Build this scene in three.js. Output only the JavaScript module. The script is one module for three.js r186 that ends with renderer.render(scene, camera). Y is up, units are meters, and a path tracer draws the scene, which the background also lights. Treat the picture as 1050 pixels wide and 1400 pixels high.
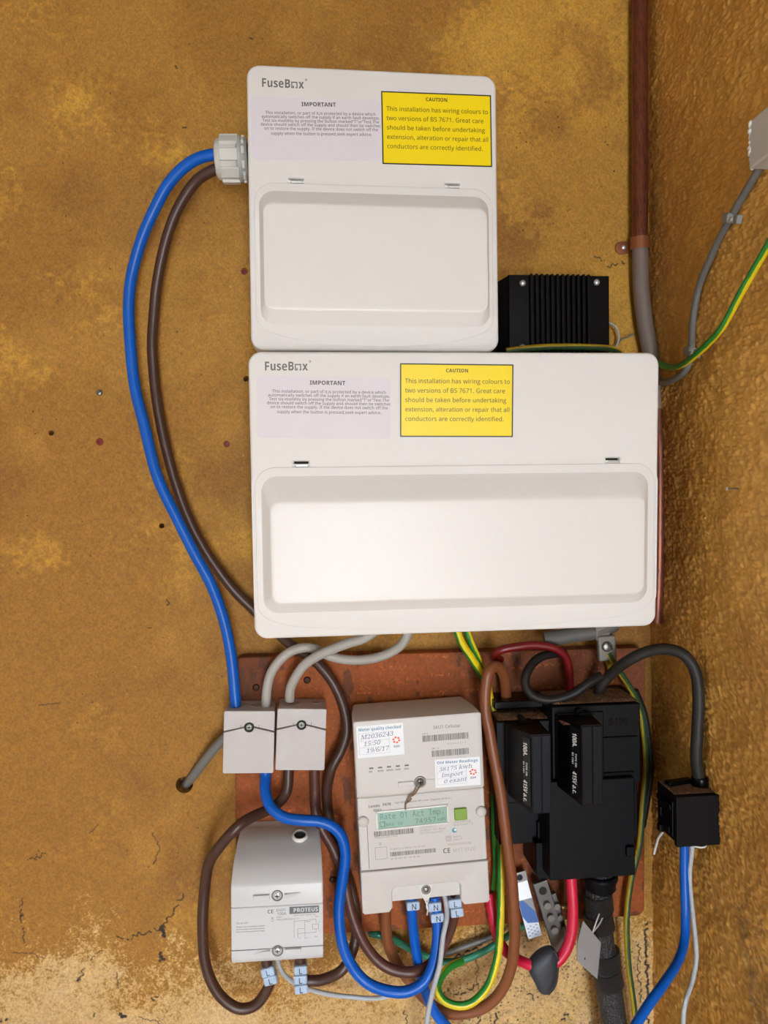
import * as THREE from 'three';
import { RoundedBoxGeometry } from 'three/addons/geometries/RoundedBoxGeometry.js';
import { ConvexGeometry } from 'three/addons/geometries/ConvexGeometry.js';
import { FontLoader } from 'three/addons/loaders/FontLoader.js';
import { TextGeometry } from 'three/addons/geometries/TextGeometry.js';
import { mergeGeometries, toCreasedNormals } from 'three/addons/utils/BufferGeometryUtils.js';
import { RectAreaLightUniformsLib } from 'three/addons/lights/RectAreaLightUniformsLib.js';

// ---------------------------------------------------------------- camera, light, exposure
const scene = new THREE.Scene();
const MM = 0.001;
const camera = new THREE.PerspectiveCamera(69.984, 1050 / 1400, 0.02, 60);
camera.position.set(...[-121.96,1451.43,737.15].map(v => v * MM));
camera.rotation.order = 'YXZ';
camera.rotation.set(-0.02530,-0.09134,-0.01598);
const renderer = new THREE.WebGLRenderer();
renderer.toneMapping = THREE.LinearToneMapping;
renderer.toneMappingExposure = 1.0;
renderer.shadowMap.enabled = true;
RectAreaLightUniformsLib.init();
scene.background = new THREE.Color(0.60, 0.82, 1.0);
scene.backgroundIntensity = 85;                      // bright overcast sky, seen only through an added gap over the added door
const ADDED_PANE = { x: -5, y: 850, z: 2420, w: 420, h: 1200, color: 0xeff6ff, light: 21 };   // added glowing pane in that added door, main light, millimetres
const addedLight = new THREE.RectAreaLight(ADDED_PANE.color, ADDED_PANE.light, ADDED_PANE.w * MM, ADDED_PANE.h * MM);
addedLight.position.set(ADDED_PANE.x * MM, ADDED_PANE.y * MM, (ADDED_PANE.z - 12) * MM); addedLight.lookAt(ADDED_PANE.x * MM, ADDED_PANE.y * MM, 0); scene.add(addedLight);


// ---------------------------------------------------------------- helpers (millimetres in, metres out)
const used = {};
function numbered(n) { used[n] = (used[n] || 0) + 1; return used[n] === 1 ? n : `${n}_${String(used[n] - 1).padStart(3, '0')}`; }
function rng(seed) { let s = seed >>> 0; return () => { s = (s + 0x6D2B79F5) >>> 0; let t = s; t = Math.imul(t ^ (t >>> 15), t | 1); t ^= t + Math.imul(t ^ (t >>> 7), t | 61); return ((t ^ (t >>> 14)) >>> 0) / 4294967296; }; }
function tag(o, label, category, group) { o.userData.label = label; o.userData.category = category; if (group) o.userData.group = group; return o; }
function thing(name, label, category, at = [0, 0, 0], rot = [0, 0, 0], group) {
  const o = new THREE.Group(); o.name = numbered(name); scene.add(o);
  o.position.set(at[0] * MM, at[1] * MM, at[2] * MM); o.rotation.order = 'YXZ'; o.rotation.set(...rot);
  return tag(o, label, category, group);
}
function prep(geos) {
  const a = (Array.isArray(geos) ? geos : [geos]).map(g => { g = g.index ? g.toNonIndexed() : g.clone(); for (const k of Object.keys(g.attributes)) if (!['position', 'normal', 'uv'].includes(k)) g.deleteAttribute(k);
    if (!g.attributes.normal) g.computeVertexNormals();
    if (!g.attributes.uv) g.setAttribute('uv', new THREE.Float32BufferAttribute(new Float32Array(g.attributes.position.count * 2), 2)); g.clearGroups(); return g; });
  const g = a.length > 1 ? mergeGeometries(a) : a[0];
  g.scale(MM, MM, MM); return g;
}
function obj(name, geos, mat, parent, label) {
  const m = new THREE.Mesh(prep(geos), mat); m.name = parent === scene ? numbered(name) : name; m.castShadow = m.receiveShadow = true;
  if (label) m.userData.label = label;
  parent.add(m); return m;
}
function struct(name, geos, mat) { const m = obj(name, geos, mat, scene); m.userData.kind = 'structure'; return m; }
const V = (x, y, z = 0) => new THREE.Vector3(x, y, z);
const bx = (w, h, d, x = 0, y = 0, z = 0) => new THREE.BoxGeometry(w, h, d).translate(x, y, z);
const rb = (w, h, d, r, x = 0, y = 0, z = 0, s = 3) => new RoundedBoxGeometry(w, h, d, s, Math.min(r, w / 2.01, h / 2.01, d / 2.01)).translate(x, y, z);
const cyl = (r, l, x, y, z, ax = 'z', r2 = r, n = 24) => { const g = new THREE.CylinderGeometry(r2, r, l, n); if (ax === 'z') g.rotateX(Math.PI / 2); if (ax === 'x') g.rotateZ(-Math.PI / 2); return g.translate(x, y, z); };
function rr(w, h, r, cx = 0, cy = 0) {
  const s = new THREE.Shape(), x = cx - w / 2, y = cy - h / 2;
  s.moveTo(x + r, y); s.lineTo(x + w - r, y); s.absarc(x + w - r, y + r, r, -Math.PI / 2, 0); s.lineTo(x + w, y + h - r); s.absarc(x + w - r, y + h - r, r, 0, Math.PI / 2);
  s.lineTo(x + r, y + h); s.absarc(x + r, y + h - r, r, Math.PI / 2, Math.PI); s.lineTo(x, y + r); s.absarc(x + r, y + r, r, Math.PI, Math.PI * 1.5); return s;
}
function poly(pts) { const s = new THREE.Shape(); pts.forEach(([x, y], i) => i ? s.lineTo(x, y) : s.moveTo(x, y)); s.closePath(); return s; }
function ext(shape, depth, bevel = 0, z = 0, seg = 3, curve = 10) {
  const g = new THREE.ExtrudeGeometry(shape, { depth: depth - 2 * bevel, bevelEnabled: bevel > 0, bevelThickness: bevel, bevelSize: bevel, bevelOffset: -bevel, bevelSegments: seg, curveSegments: curve });
  g.translate(0, 0, bevel + z); return toCreasedNormals(g, 0.6);
}
function ring(w, h, r, cx, cy, z, n = 8) {           // rounded rectangle as a closed list of points
  const out = []; r = Math.max(0.05, Math.min(r, w / 2, h / 2));
  [[1, 1, 0], [-1, 1, 1], [-1, -1, 2], [1, -1, 3]].forEach(([sx, sy, q]) => { for (let i = 0; i <= n; i++) { const a = (q + i / n) * Math.PI / 2; out.push(V(cx + sx * (w / 2 - r) + r * Math.cos(a), cy + sy * (h / 2 - r) + r * Math.sin(a), z)); } });
  return out;
}
function loft(rings, crease = 0.5, capEnds = [true, true]) {
  const p = [], n = rings[0].length, tri = (a, b, c) => p.push(a.x, a.y, a.z, b.x, b.y, b.z, c.x, c.y, c.z);
  for (let k = 0; k + 1 < rings.length; k++) for (let i = 0; i < n; i++) { const j = (i + 1) % n, A = rings[k], B = rings[k + 1]; tri(A[i], A[j], B[j]); tri(A[i], B[j], B[i]); }
  const cap = (R, flip) => { const c = R.reduce((s, v) => s.add(v), V(0, 0, 0)).multiplyScalar(1 / n); for (let i = 0; i < n; i++) { const j = (i + 1) % n; flip ? tri(c, R[j], R[i]) : tri(c, R[i], R[j]); } };
  if (capEnds[0]) cap(rings[0], true); if (capEnds[1]) cap(rings[rings.length - 1], false);
  const g = new THREE.BufferGeometry(); g.setAttribute('position', new THREE.Float32BufferAttribute(p, 3));
  g.setAttribute('uv', new THREE.Float32BufferAttribute(p.reduce((u, v, i) => { if (i % 3 !== 2) u.push(v / 100); return u; }, []), 2));
  return toCreasedNormals(g, crease);
}
function lathe(profile, n = 32) { return new THREE.LatheGeometry(profile.map(([r, y]) => new THREE.Vector2(r, y)), n); }
const hull = pts => new ConvexGeometry(pts.map(p => V(...p)));
function plate(w, h, r, d, x = 0, y = 0, z = 0) {     // thin rounded plate whose uv runs 0..1 over its face
  const g = ext(rr(w, h, r), d), p = g.attributes.position, uv = new Float32Array(p.count * 2);
  for (let i = 0; i < p.count; i++) { uv[2 * i] = p.getX(i) / w + 0.5; uv[2 * i + 1] = p.getY(i) / h + 0.5; }
  g.setAttribute('uv', new THREE.BufferAttribute(uv, 2)); return g.translate(x, y, z);
}
function tube(pts, r, n = 12, per = 4, green = null) {   // green: the way the green half faces, and where along the cable
  const c = new THREE.CatmullRomCurve3(pts.map(p => V(...p)), false, 'centripetal'), L = c.getLength();
  const seg = Math.max(12, Math.round(L / per)), g = new THREE.TubeGeometry(c, seg, r, n, false), uv = g.attributes.uv;
  let off = 0; if (green) { const F = c.computeFrenetFrames(seg, false), k = Math.round(green[1] * seg), d = V(...green[0]); off = 0.37 - Math.atan2(d.dot(F.binormals[k]), -d.dot(F.normals[k])) / (2 * Math.PI); }
  for (let i = 0; i < uv.count; i++) uv.setXY(i, uv.getX(i) * L / 100, uv.getY(i) + off);
  const cap = (t, s) => { const k = new THREE.CircleGeometry(r, n), d = c.getTangentAt(t).multiplyScalar(s); k.applyQuaternion(new THREE.Quaternion().setFromUnitVectors(V(0, 0, 1), d)); const q = c.getPointAt(t); return k.translate(q.x, q.y, q.z); };
  return [g, cap(0, -1), cap(1, 1)];
}
function cable(name, label, category, pts, r, mat, group, per, green) {  // a cable as a thing, its origin at its first end
  const p0 = pts[0], q = pts.map(p => [p[0] - p0[0], p[1] - p0[1], p[2] - p0[2]]);
  const m = obj(name, tube(q, r, 14, per, green), mat, scene); m.position.set(p0[0] * MM, p0[1] * MM, p0[2] * MM);
  return tag(m, label, category, group);
}
const font = await new FontLoader().loadAsync('fonts/droid/droid_sans_regular.typeface.json');
const bold = await new FontLoader().loadAsync('fonts/droid/droid_sans_bold.typeface.json');
const txt = (s, size, f = bold, d = 0.15) => { const g = new TextGeometry(s, { font: f, size, depth: d, curveSegments: 4, bevelEnabled: false }); return g; };

// ---------------------------------------------------------------- noise and textures
function makeNoise(seed) {
  const T = new Float32Array(65536), R = rng(seed); for (let i = 0; i < 65536; i++) T[i] = R();
  return (x, y, per) => {          // tileable value noise, per = period in cells
    let xi = Math.floor(x), yi = Math.floor(y); const fx = x - xi, fy = y - yi, u = fx * fx * (3 - 2 * fx), v = fy * fy * (3 - 2 * fy);
    xi = ((xi % per) + per) % per; yi = ((yi % per) + per) % per; const x1 = (xi + 1) % per, y1 = (yi + 1) % per;
    const a = T[(xi * 197 + yi * 4099) & 65535], b = T[(x1 * 197 + yi * 4099) & 65535], c = T[(xi * 197 + y1 * 4099) & 65535], d = T[(x1 * 197 + y1 * 4099) & 65535];
    return a + (b - a) * u + (c - a) * v + (a - b - c + d) * u * v;
  };
}
const N1 = makeNoise(11), N2 = makeNoise(23), N3 = makeNoise(37);
const fbm = (N, x, y, per, oct) => { let s = 0, a = 0.5, t = 0; for (let i = 0; i < oct; i++) { s += a * N(x, y, per); t += a; a *= 0.5; x *= 2; y *= 2; per *= 2; } return s / t; };
const sm = (a, b, x) => { const t = Math.min(1, Math.max(0, (x - a) / (b - a))); return t * t * (3 - 2 * t); };
function dataTex(W, H, fn, srgb = true) {
  const d = new Uint8Array(W * H * 4);
  for (let y = 0; y < H; y++) for (let x = 0; x < W; x++) { const c = fn((x + 0.5) / W, (y + 0.5) / H, x, y), o = 4 * (y * W + x); d[o] = Math.max(0, Math.min(255, c[0])); d[o + 1] = Math.max(0, Math.min(255, c[1])); d[o + 2] = Math.max(0, Math.min(255, c[2])); d[o + 3] = 255; }
  return fin(new THREE.DataTexture(d, W, H), srgb);
}
function fin(t, srgb) { t.wrapS = t.wrapT = THREE.RepeatWrapping; t.magFilter = t.minFilter = THREE.LinearFilter; if (srgb) t.colorSpace = THREE.SRGBColorSpace; t.needsUpdate = true; return t; }
function canvasTex(W, H, draw) { const c = document.createElement('canvas'); c.width = W; c.height = H; const g = c.getContext('2d'); draw(g, W, H); const t = new THREE.CanvasTexture(c); t.colorSpace = THREE.SRGBColorSpace; return t; }
const std = (color, roughness, o = {}) => new THREE.MeshStandardMaterial({ color, roughness, ...o });
const phy = (color, roughness, o = {}) => new THREE.MeshPhysicalMaterial({ color, roughness, ...o });

// marks on the back wall: cracks and chipped spots, in world millimetres
const CRACKS = [
  [[[-262.4,1054.0,0.0],[-271.3,1040.5,0.0],[-278.0,1029.8,0.0],[-283.2,1022.0,0.0]], 0.9], [[[-283.1,1023.5,0.0],[-284.0,1019.1,0.0],[-281.3,1011.5,0.0]], 2.4], [[[-283.2,1021.3,0.0],[-295.4,1019.2,0.0],[-306.1,1017.0,0.0],[-316.8,1012.6,0.0],[-328.8,1015.0,0.0]], 0.9],
  [[[-286.6,997.1,0.0],[-286.0,991.8,0.0],[-283.2,990.2,0.0],[-286.8,987.5,0.0]], 1.7], [[[-393.6,1102.8,0.0],[-403.3,1099.7,0.0],[-410.3,1097.3,0.0]], 0.8], [[[-417.5,1060.7,0.0],[-418.0,1043.3,0.0],[-416.9,1030.1,0.0],[-416.6,1015.5,0.0]], 0.7], [[[-417.9,1044.7,0.0],[-418.0,1040.4,0.0]], 1.6],
  [[[-290.9,1118.5,0.0],[-286.8,1109.4,0.0],[-285.0,1098.3,0.0],[-288.8,1087.5,0.0],[-294.6,1081.9,0.0]], 0.6], [[[-341.7,1002.7,0.0],[-348.9,998.8,0.0],[-354.6,994.8,0.0]], 0.6], [[[-359.7,985.6,0.0],[-364.9,975.0,0.0]], 0.8], [[[-366.3,976.5,0.0],[-364.3,972.0,0.0]], 1.6],
  [[[-427.2,1007.5,0.0],[-411.4,1004.9,0.0],[-397.7,1000.2,0.0]], 0.5], [[[-328.2,979.5,0.0],[-327.9,963.2,0.0]], 0.5], [[[-295.5,951.7,0.0],[-291.3,949.9,0.0],[-286.3,951.0,0.0]], 1.2], [[[-326.4,937.9,0.0],[-321.5,933.8,0.0]], 2.2], [[[-440.8,938.5,0.0],[-435.2,942.5,0.0]], 1.4], [[[-352.5,940.0,0.0],[-351.1,937.0,0.0]], 1.0],
  [[[-308.1,933.4,0.0],[-296.8,928.0,0.0],[-285.4,925.6,0.0]], 0.5], [[[34.0,999.5,0.0],[35.0,959.3,0.0],[35.5,936.0,0.0],[36.5,897.2,0.0]], 0.5], [[[-0.9,926.6,0.0],[19.2,931.1,0.0],[37.0,939.8,0.0]], 1.0], [[[10.5,968.9,0.0],[25.9,975.4,0.0],[44.6,983.3,0.0]], 1.3], [[[-41.5,917.5,0.0],[-39.4,903.5,0.0]], 0.8],
  [[[54.5,906.6,0.0],[54.3,895.7,0.0]], 1.3], [[[37.4,906.4,0.0],[37.3,897.1,0.0]], 1.1], [[[-272.2,1344.1,0.0],[-270.0,1349.1,0.0]], 0.8], [[[-289.7,1321.4,0.0],[-286.8,1322.1,0.0]], 0.7], [[[-251.1,1870.5,0.0],[-249.0,1869.2,0.0]], 0.8], [[[-246.1,1810.9,0.0],[-244.0,1813.1,0.0]], 1.1], [[[-179.5,1900.0,0.0],[-178.1,1897.9,0.0]], 0.9], [[[-313.9,1842.4,0.0],[-312.6,1841.8,0.0]], 0.6],
  [[[-395.8,1250.4,0.0],[-377.2,1251.0,0.0]], 0.5], [[[-352.8,1120.7,0.0],[-345.7,1126.1,0.0],[-342.8,1127.4,0.0]], 0.5], [[[87.5,924.2,0.0],[99.2,918.5,0.0]], 0.9], [[[125.0,893.7,0.0],[130.6,901.1,0.0]], 1.6], [[[186.7,939.9,0.0],[188.9,916.1,0.0]], 0.9], [[[218.5,991.1,0.0],[216.6,961.3,0.0],[219.6,925.5,0.0],[217.7,882.1,0.0]], 1.6], [[[210.2,969.6,0.0],[208.4,938.2,0.0],[211.4,904.8,0.0]], 0.8],
  [[[196.7,1687.9,0.0],[200.6,1685.7,0.0]], 0.8], [[[181.0,1682.4,0.0],[192.8,1684.1,0.0]], 0.8], [[[167.1,1691.2,0.0],[178.0,1688.4,0.0]], 0.7]];
const CHIPS = [[[150.4,1737.2,0.0],[159.5,1714.3,0.0],[162.5,1695.6,0.0],[-330.8,1553.2,0.0],[-364.3,1742.8,0.0],[-340.6,1708.3,0.0],[-331.8,1429.2,0.0],[-390.3,1404.7,0.0],[-356.7,1373.9,0.0],[-338.2,1146.1,0.0],[-333.2,1675.4,0.0],[-315.1,1656.6,0.0],[-317.3,1649.5,0.0],[-340.1,1888.0,0.0],[-232.0,1495.2,0.0],[-227.1,1590.9,0.0],[-289.2,1841.1,0.0],[-288.5,1462.1,0.0],[-272.9,1404.2,0.0]]];
const WALLTILE = 1200;                                // millimetres per repeat of the wall pattern
function wallMaps() {
  const n = 2048, mark = new Float32Array(n * n), chip = new Float32Array(n * n), R = rng(5);
  const put = (arr, wx, wy, rad, val) => { const cx = (wx + 600) / WALLTILE * n, cy = (wy - 800) / WALLTILE * n, r = rad / WALLTILE * n; for (let y = Math.floor(cy - r - 1); y <= cy + r + 1; y++) for (let x = Math.floor(cx - r - 1); x <= cx + r + 1; x++) { const d = Math.hypot(x - cx, y - cy); if (d < r + 0.5 && x >= 0 && y >= 0 && x < n && y < n) arr[y * n + x] = Math.max(arr[y * n + x], val * Math.min(1, r + 0.5 - d)); } };
  for (const [pts, rad] of CRACKS) for (let i = 0; i + 1 < pts.length; i++) {
    const [x0, y0] = pts[i], [x1, y1] = pts[i + 1], L = Math.hypot(x1 - x0, y1 - y0);
    for (let t = 0; t <= L; t += 0.35) { const k = t / L, wob = (N2(t * 0.35 + i * 7, rad * 31, 4096) - 0.5) * 5; if (N3(t * 0.5, i * 3 + rad * 17, 4096) > 0.24) put(mark, x0 + (x1 - x0) * k + wob * (y1 - y0) / L, y0 + (y1 - y0) * k - wob * (x1 - x0) / L, rad * (0.25 + 0.6 * R()), 0.75 + 0.25 * R()); }
  }
  for (const [x, y] of CHIPS) for (let k = 0; k < 14; k++) put(chip, x + (R() - 0.5) * 9, y + (R() - 0.5) * 9, 0.6 + 1.9 * R(), 0.45 + 0.5 * R());
  for (let k = 0; k < 1500; k++) put(R() < 0.72 ? mark : chip, -600 + 1200 * R(), 800 + 1200 * R(), 0.3 + 0.5 * R(), 0.25 + 0.5 * R());
  for (let k = 0; k < 900; k++) { const x = 60 + 330 * R(), y = 1380 + 470 * R(); if (R() < 0.25 + 0.75 * sm(200, 330, x)) put(mark, x, y, 0.35 + 0.7 * R(), 0.3 + 0.5 * R()); }   // pitted dirty render by the pipe
  for (let k = 0; k < 2600; k++) { const x = -30 + 400 * R(), y = 880 + 130 * R(); put(mark, x, y, 0.35 + 0.8 * R(), 0.25 + 0.6 * R() * N1(x / 40, y / 40, 64)); }   // mouldy specks low down
  const h = new Float32Array(n * n);
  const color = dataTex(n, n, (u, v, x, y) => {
    const wx = -600 + u * 1200, wy = 800 + v * 1200;
    const big = fbm(N1, u * 6, v * 6, 6, 5), mid = fbm(N2, u * 40, v * 40, 40, 4), fine = fbm(N3, u * 300, v * 300, 300, 3), grain = N1(u * 1024, v * 1024, 1024);
    h[y * n + x] = 0.45 * mid + 0.35 * fine + 0.2 * grain;
    let r = 155, g = 107, b = 36; const litGold = sm(-0.12, 0.12, fbm(N3, u * 14, v * 14, 14, 5) + 0.25 * (fine - 0.5) - 0.5 + 0.36 * sm(-60, 140, wx) * sm(1400, 1560, wy) - 0.18); r += 26 * litGold; g += 25 * litGold; b += 9 * litGold;  // gold thickest right of the upper unit, its brighter light painted into the colour
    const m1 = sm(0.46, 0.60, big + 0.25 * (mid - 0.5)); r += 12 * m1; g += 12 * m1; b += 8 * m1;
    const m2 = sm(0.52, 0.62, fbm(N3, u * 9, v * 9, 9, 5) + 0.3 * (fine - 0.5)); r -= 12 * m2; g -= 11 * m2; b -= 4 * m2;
    // sky light on the lower wall painted in: hard-edged grains, thick towards its foot
    const edge = 1030 + 130 * (fbm(N2, u * 10, v * 10, 10, 5) - 0.5), dense = sm(edge + 70, edge - 130, wy);
    const skyLit = sm(-0.16, 0.16, 0.42 * fine + 0.28 * mid + 0.30 * grain - (0.92 - 0.70 * dense)) * (0.55 + 0.4 * mid);
    r += (200 - r) * skyLit; g += (167 - g) * skyLit; b += (120 - b) * skyLit;
    const k = 1 + 0.13 * (fine - 0.5) + 0.22 * (grain - 0.5); r *= k; g *= k; b *= k;
    const mk = mark[y * n + x], ch = chip[y * n + x];
    r += (226 - r) * ch * 0.75; g += (196 - g) * ch * 0.75; b += (150 - b) * ch * 0.75;
    r += (38 - r) * mk; g += (30 - g) * mk; b += (20 - b) * mk;
    return [r, g, b];
  });
  const bump = dataTex(n, n, (u, v, x, y) => { const k = 255 * Math.min(1, h[y * n + x] * (1 - 0.8 * mark[y * n + x]) + 0.2 * chip[y * n + x]); return [k, k, k]; }, false);
  for (const t of [color, bump]) t.wrapS = t.wrapT = THREE.MirroredRepeatWrapping;
  return [color, bump];
}
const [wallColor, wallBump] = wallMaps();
const wallUV = g => { const p = g.attributes.position, nn = g.attributes.normal, uv = new Float32Array(p.count * 2); for (let i = 0; i < p.count; i++) { const ax = Math.abs(nn.getX(i)) > 0.7; uv[2 * i] = ((ax ? p.getZ(i) : p.getX(i)) + 600) / WALLTILE; uv[2 * i + 1] = ((Math.abs(nn.getY(i)) > 0.7 ? p.getZ(i) : p.getY(i)) - 800) / WALLTILE; } g.setAttribute('uv', new THREE.BufferAttribute(uv, 2)); return g; };
const M = {};
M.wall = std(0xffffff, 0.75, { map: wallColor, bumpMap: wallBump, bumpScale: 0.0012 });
// coarse render of the side wall: its own colour map (1 x 1 m a repeat)
M.rough = std(0xffffff, 0.72, { map: dataTex(1024, 1024, (u, v) => {
  const big = fbm(N2, u * 5, v * 5, 5, 5), mid = fbm(N1, u * 60, v * 60, 60, 4), fine = fbm(N3, u * 256, v * 256, 256, 3);
  let r = 208, g = 154, b = 72; const d = sm(0.5, 0.64, big + 0.3 * (mid - 0.5)); r -= 20 * d; g -= 18 * d; b -= 8 * d;
  const gs = sm(0.60, 0.72, fbm(N3, u * 12, v * 3, 3, 5) + 0.2 * (fine - 0.5)); r += (120 - r) * gs * 0.6; g += (100 - g) * gs * 0.6; b += (78 - b) * gs * 0.6;
  const k = 0.86 + 0.28 * (0.5 * mid + 0.5 * fine); return [r * k, g * k, b * k]; }), bumpMap: dataTex(1024, 1024, (u, v) => { const k = 255 * fbm(N1, u * 128, v * 128, 128, 4); return [k, k, k]; }, false), bumpScale: 0.0008 });
const fineBump = dataTex(512, 512, (u, v) => { const k = 255 * fbm(N2, u * 64, v * 64, 64, 4); return [k, k, k]; }, false);
M.board = std(0xffffff, 0.75, { map: dataTex(1024, 1024, (u, v) => {
  const big = fbm(N1, u * 4, v * 4, 4, 5), gr = fbm(N3, u * 8, v * 96, 8, 5), fine = fbm(N2, u * 220, v * 220, 220, 3);
  let r = 150, g = 74, b = 20; const d = sm(0.45, 0.65, big); r -= 42 * d; g -= 22 * d; b -= 6 * d; const w = sm(0.60, 0.72, gr * 0.6 + fine * 0.4); r += 38 * w; g += 26 * w; b += 18 * w;
  const sc = sm(0.64, 0.70, fbm(N2, u * 30, v * 18, 18, 4)); r += (70 - r) * sc * 0.55; g += (40 - g) * sc * 0.55; b += (26 - b) * sc * 0.55;
  const k = 0.85 + 0.3 * fine; return [r * k, g * k, b * k]; }), bumpMap: fineBump, bumpScale: 0.0008 });
M.boardEdge = std(0x8a5a34, 0.8);
M.enamel = phy(0xe5e2df, 0.38, { bumpMap: fineBump, bumpScale: 0.00006 });
M.slot = std(0x1b1a19, 0.8);
M.steel = std(0xd2d3d1, 0.4, { metalness: 0.6 });
M.darkSteel = std(0x85837e, 0.42, { metalness: 0.85 });
M.ink = std(0x6a6866, 0.6); M.black = std(0x141312, 0.6);
M.gland = std(0xc9c8c3, 0.45); M.glandDark = std(0xa9a9a5, 0.5);
M.blue = phy(0x0056b6, 0.36, { specularIntensity: 0.7 }); M.brown = std(0x43291f, 0.4); M.brownLight = std(0x7b4a31, 0.42); M.brownE = std(0x80492a, 0.42);
M.grey = std(0xa7a29b, 0.5); M.greyDark = std(0x6f6d69, 0.5); M.greyCool = std(0xa9adb3, 0.45);
M.rubber = phy(0x1d1a18, 0.5, { specularIntensity: 0.6 }); M.red = std(0x6c0b10, 0.38); M.pink = std(0xd3173f, 0.42); M.boot = std(0x33363d, 0.55);
M.pvc = std(0xc0bbba, 0.42, { bumpMap: fineBump, bumpScale: 0.00005 }); M.pvcMeter = std(0xc8c4c1, 0.42); M.pvcCool = std(0xc8c9ca, 0.36);
M.blackPlastic = phy(0x0c0c0e, 0.45, { bumpMap: fineBump, bumpScale: 0.00008, specularIntensity: 0.28 }); M.blackGloss = phy(0x060607, 0.3, { specularIntensity: 0.4 }); M.navyPlastic = phy(0x14171d, 0.45, { specularIntensity: 0.28 }); M.blackMatt = phy(0x0d0c0c, 0.55, { specularIntensity: 0.28 });
M.copper = std(0xffffff, 0.36, { metalness: 0.55, map: dataTex(256, 512, (u, v) => { const a = fbm(N1, u * 8, v * 24, 8, 4), k = 0.85 + 0.3 * a, d = sm(0.55, 0.7, fbm(N2, u * 16, v * 60, 16, 4)); return [120 * k - 28 * d, 66 * k - 13 * d, 46 * k - 4 * d]; }) });
M.pipePaint = std(0x77685f, 0.5); M.copperClip = std(0xa86c4c, 0.34, { metalness: 0.7 });
M.plug = std(0x7c2a24, 0.6);
M.dust = std(0xffffff, 1, { map: dataTex(256, 256, (u, v) => { const a = fbm(N3, u * 24, v * 24, 24, 4), b = N1(u * 128, v * 128, 128), k = 0.55 + 0.5 * a + 0.35 * (b - 0.5); return [165 * k, 128 * k, 100 * k]; }), bumpMap: fineBump, bumpScale: 0.001 });
const gyTex = (yel, grn) => dataTex(64, 64, (u, v) => { const w = 0.02 * Math.sin(u * 6.283); const g = v + w > 0.12 && v + w < 0.62; return g ? grn : yel; });
M.gy = std(0xffffff, 0.42, { map: gyTex([222, 196, 20], [36, 128, 42]) });
M.gyDirty = std(0xffffff, 0.5, { map: gyTex([170, 142, 26], [40, 74, 36]) });
M.greenSheath = std(0x2e8a6a, 0.5);

// ---------------------------------------------------------------- the setting
const XR = 225.9;
{
  const s = new THREE.Shape(); s.moveTo(-1300, -50); s.lineTo(XR + 60, -50); s.lineTo(XR + 60, 2500); s.lineTo(-1300, 2500); s.closePath();
  for (const [x, y, r] of HOLES()) { const h = new THREE.Path(); h.absarc(x, y, r, 0, Math.PI * 2, true); s.holes.push(h); }
  const front = new THREE.ExtrudeGeometry(s, { depth: 24, bevelEnabled: false, curveSegments: 12 }).translate(0, 0, -24);
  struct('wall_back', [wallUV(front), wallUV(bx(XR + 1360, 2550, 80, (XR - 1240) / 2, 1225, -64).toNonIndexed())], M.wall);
}
function HOLES() { return [[-189.1,1672.8,0.0, 3.4], [-377.1,1515.2,0.0, 2.6], [-331.9,1506.3,-0.0, 3.6], [-209.8,1502.9,0.0, 3.2], [-274.6,1423.0,0.0, 2.6], [-189.1,1567.1,0.0, 3.0], [-258.5,1164.5,0.0, 8.5]].map(a => a.length === 4 ? [a[0], a[1], a[3]] : a); }
{ // side wall: coarse hand-thrown render as relief
  const zs = [], ys = []; for (let z = 0; z <= 270; z += 1.25) zs.push(z); for (let z = 300; z <= 2460; z += 60) zs.push(z);
  for (let y = -50; y < 840; y += 60) ys.push(y); for (let y = 860; y <= 2010; y += 1.0) ys.push(y); for (let y = 2060; y <= 2500; y += 60) ys.push(y);
  const relief = (z, y) => { if (z > 270 || y < 860 || y > 2010) return 1.2; const a = fbm(N2, z / 26, y / 20, 4096, 2), b = fbm(N1, z / 5.5, y / 3.0, 4096, 2), c = N3(z / 2.8, y / 1.8, 4096); return 2.5 * (a - 0.5) + 2.0 * (Math.abs(b - 0.5) * 2) + 0.9 * (c - 0.5); };
  const pos = [], uv = [], idx = [], nz = zs.length;
  for (const y of ys) for (const z of zs) { pos.push(XR - relief(z, y), y, z); uv.push(z / 1000, y / 1000); }
  for (let j = 0; j + 1 < ys.length; j++) for (let i = 0; i + 1 < nz; i++) { const a = j * nz + i; idx.push(a, a + 1, a + nz, a + 1, a + nz + 1, a + nz); }
  const g = new THREE.BufferGeometry(); g.setAttribute('position', new THREE.Float32BufferAttribute(pos, 3)); g.setAttribute('uv', new THREE.Float32BufferAttribute(uv, 2)); g.setIndex(idx); g.computeVertexNormals();
  const n0 = g.attributes.normal.getX(10); if (n0 > 0) { for (let i = 0; i < idx.length; i += 3) { const t = idx[i]; idx[i] = idx[i + 1]; idx[i + 1] = t; } g.setIndex(idx); g.computeVertexNormals(); }
  struct('wall_right', [g, bx(80, 2550, 2560, XR + 46, 1225, 1180)], M.rough);
}
const white = std(0xb9b5ad, 0.85), dim = std(0x857f76, 0.9), concrete = std(0xb0aea9, 0.9);
struct('wall_left', bx(80, 2550, 2560, -1340, 1225, 1180), std(0xe2dfd8, 0.8));
struct('floor', bx(XR + 1500, 60, 2700, (XR - 1300) / 2, -30, 1220), concrete);
struct('ceiling', bx(XR + 1500, 60, 2700, (XR - 1300) / 2, 2530, 1220), dim);
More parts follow.
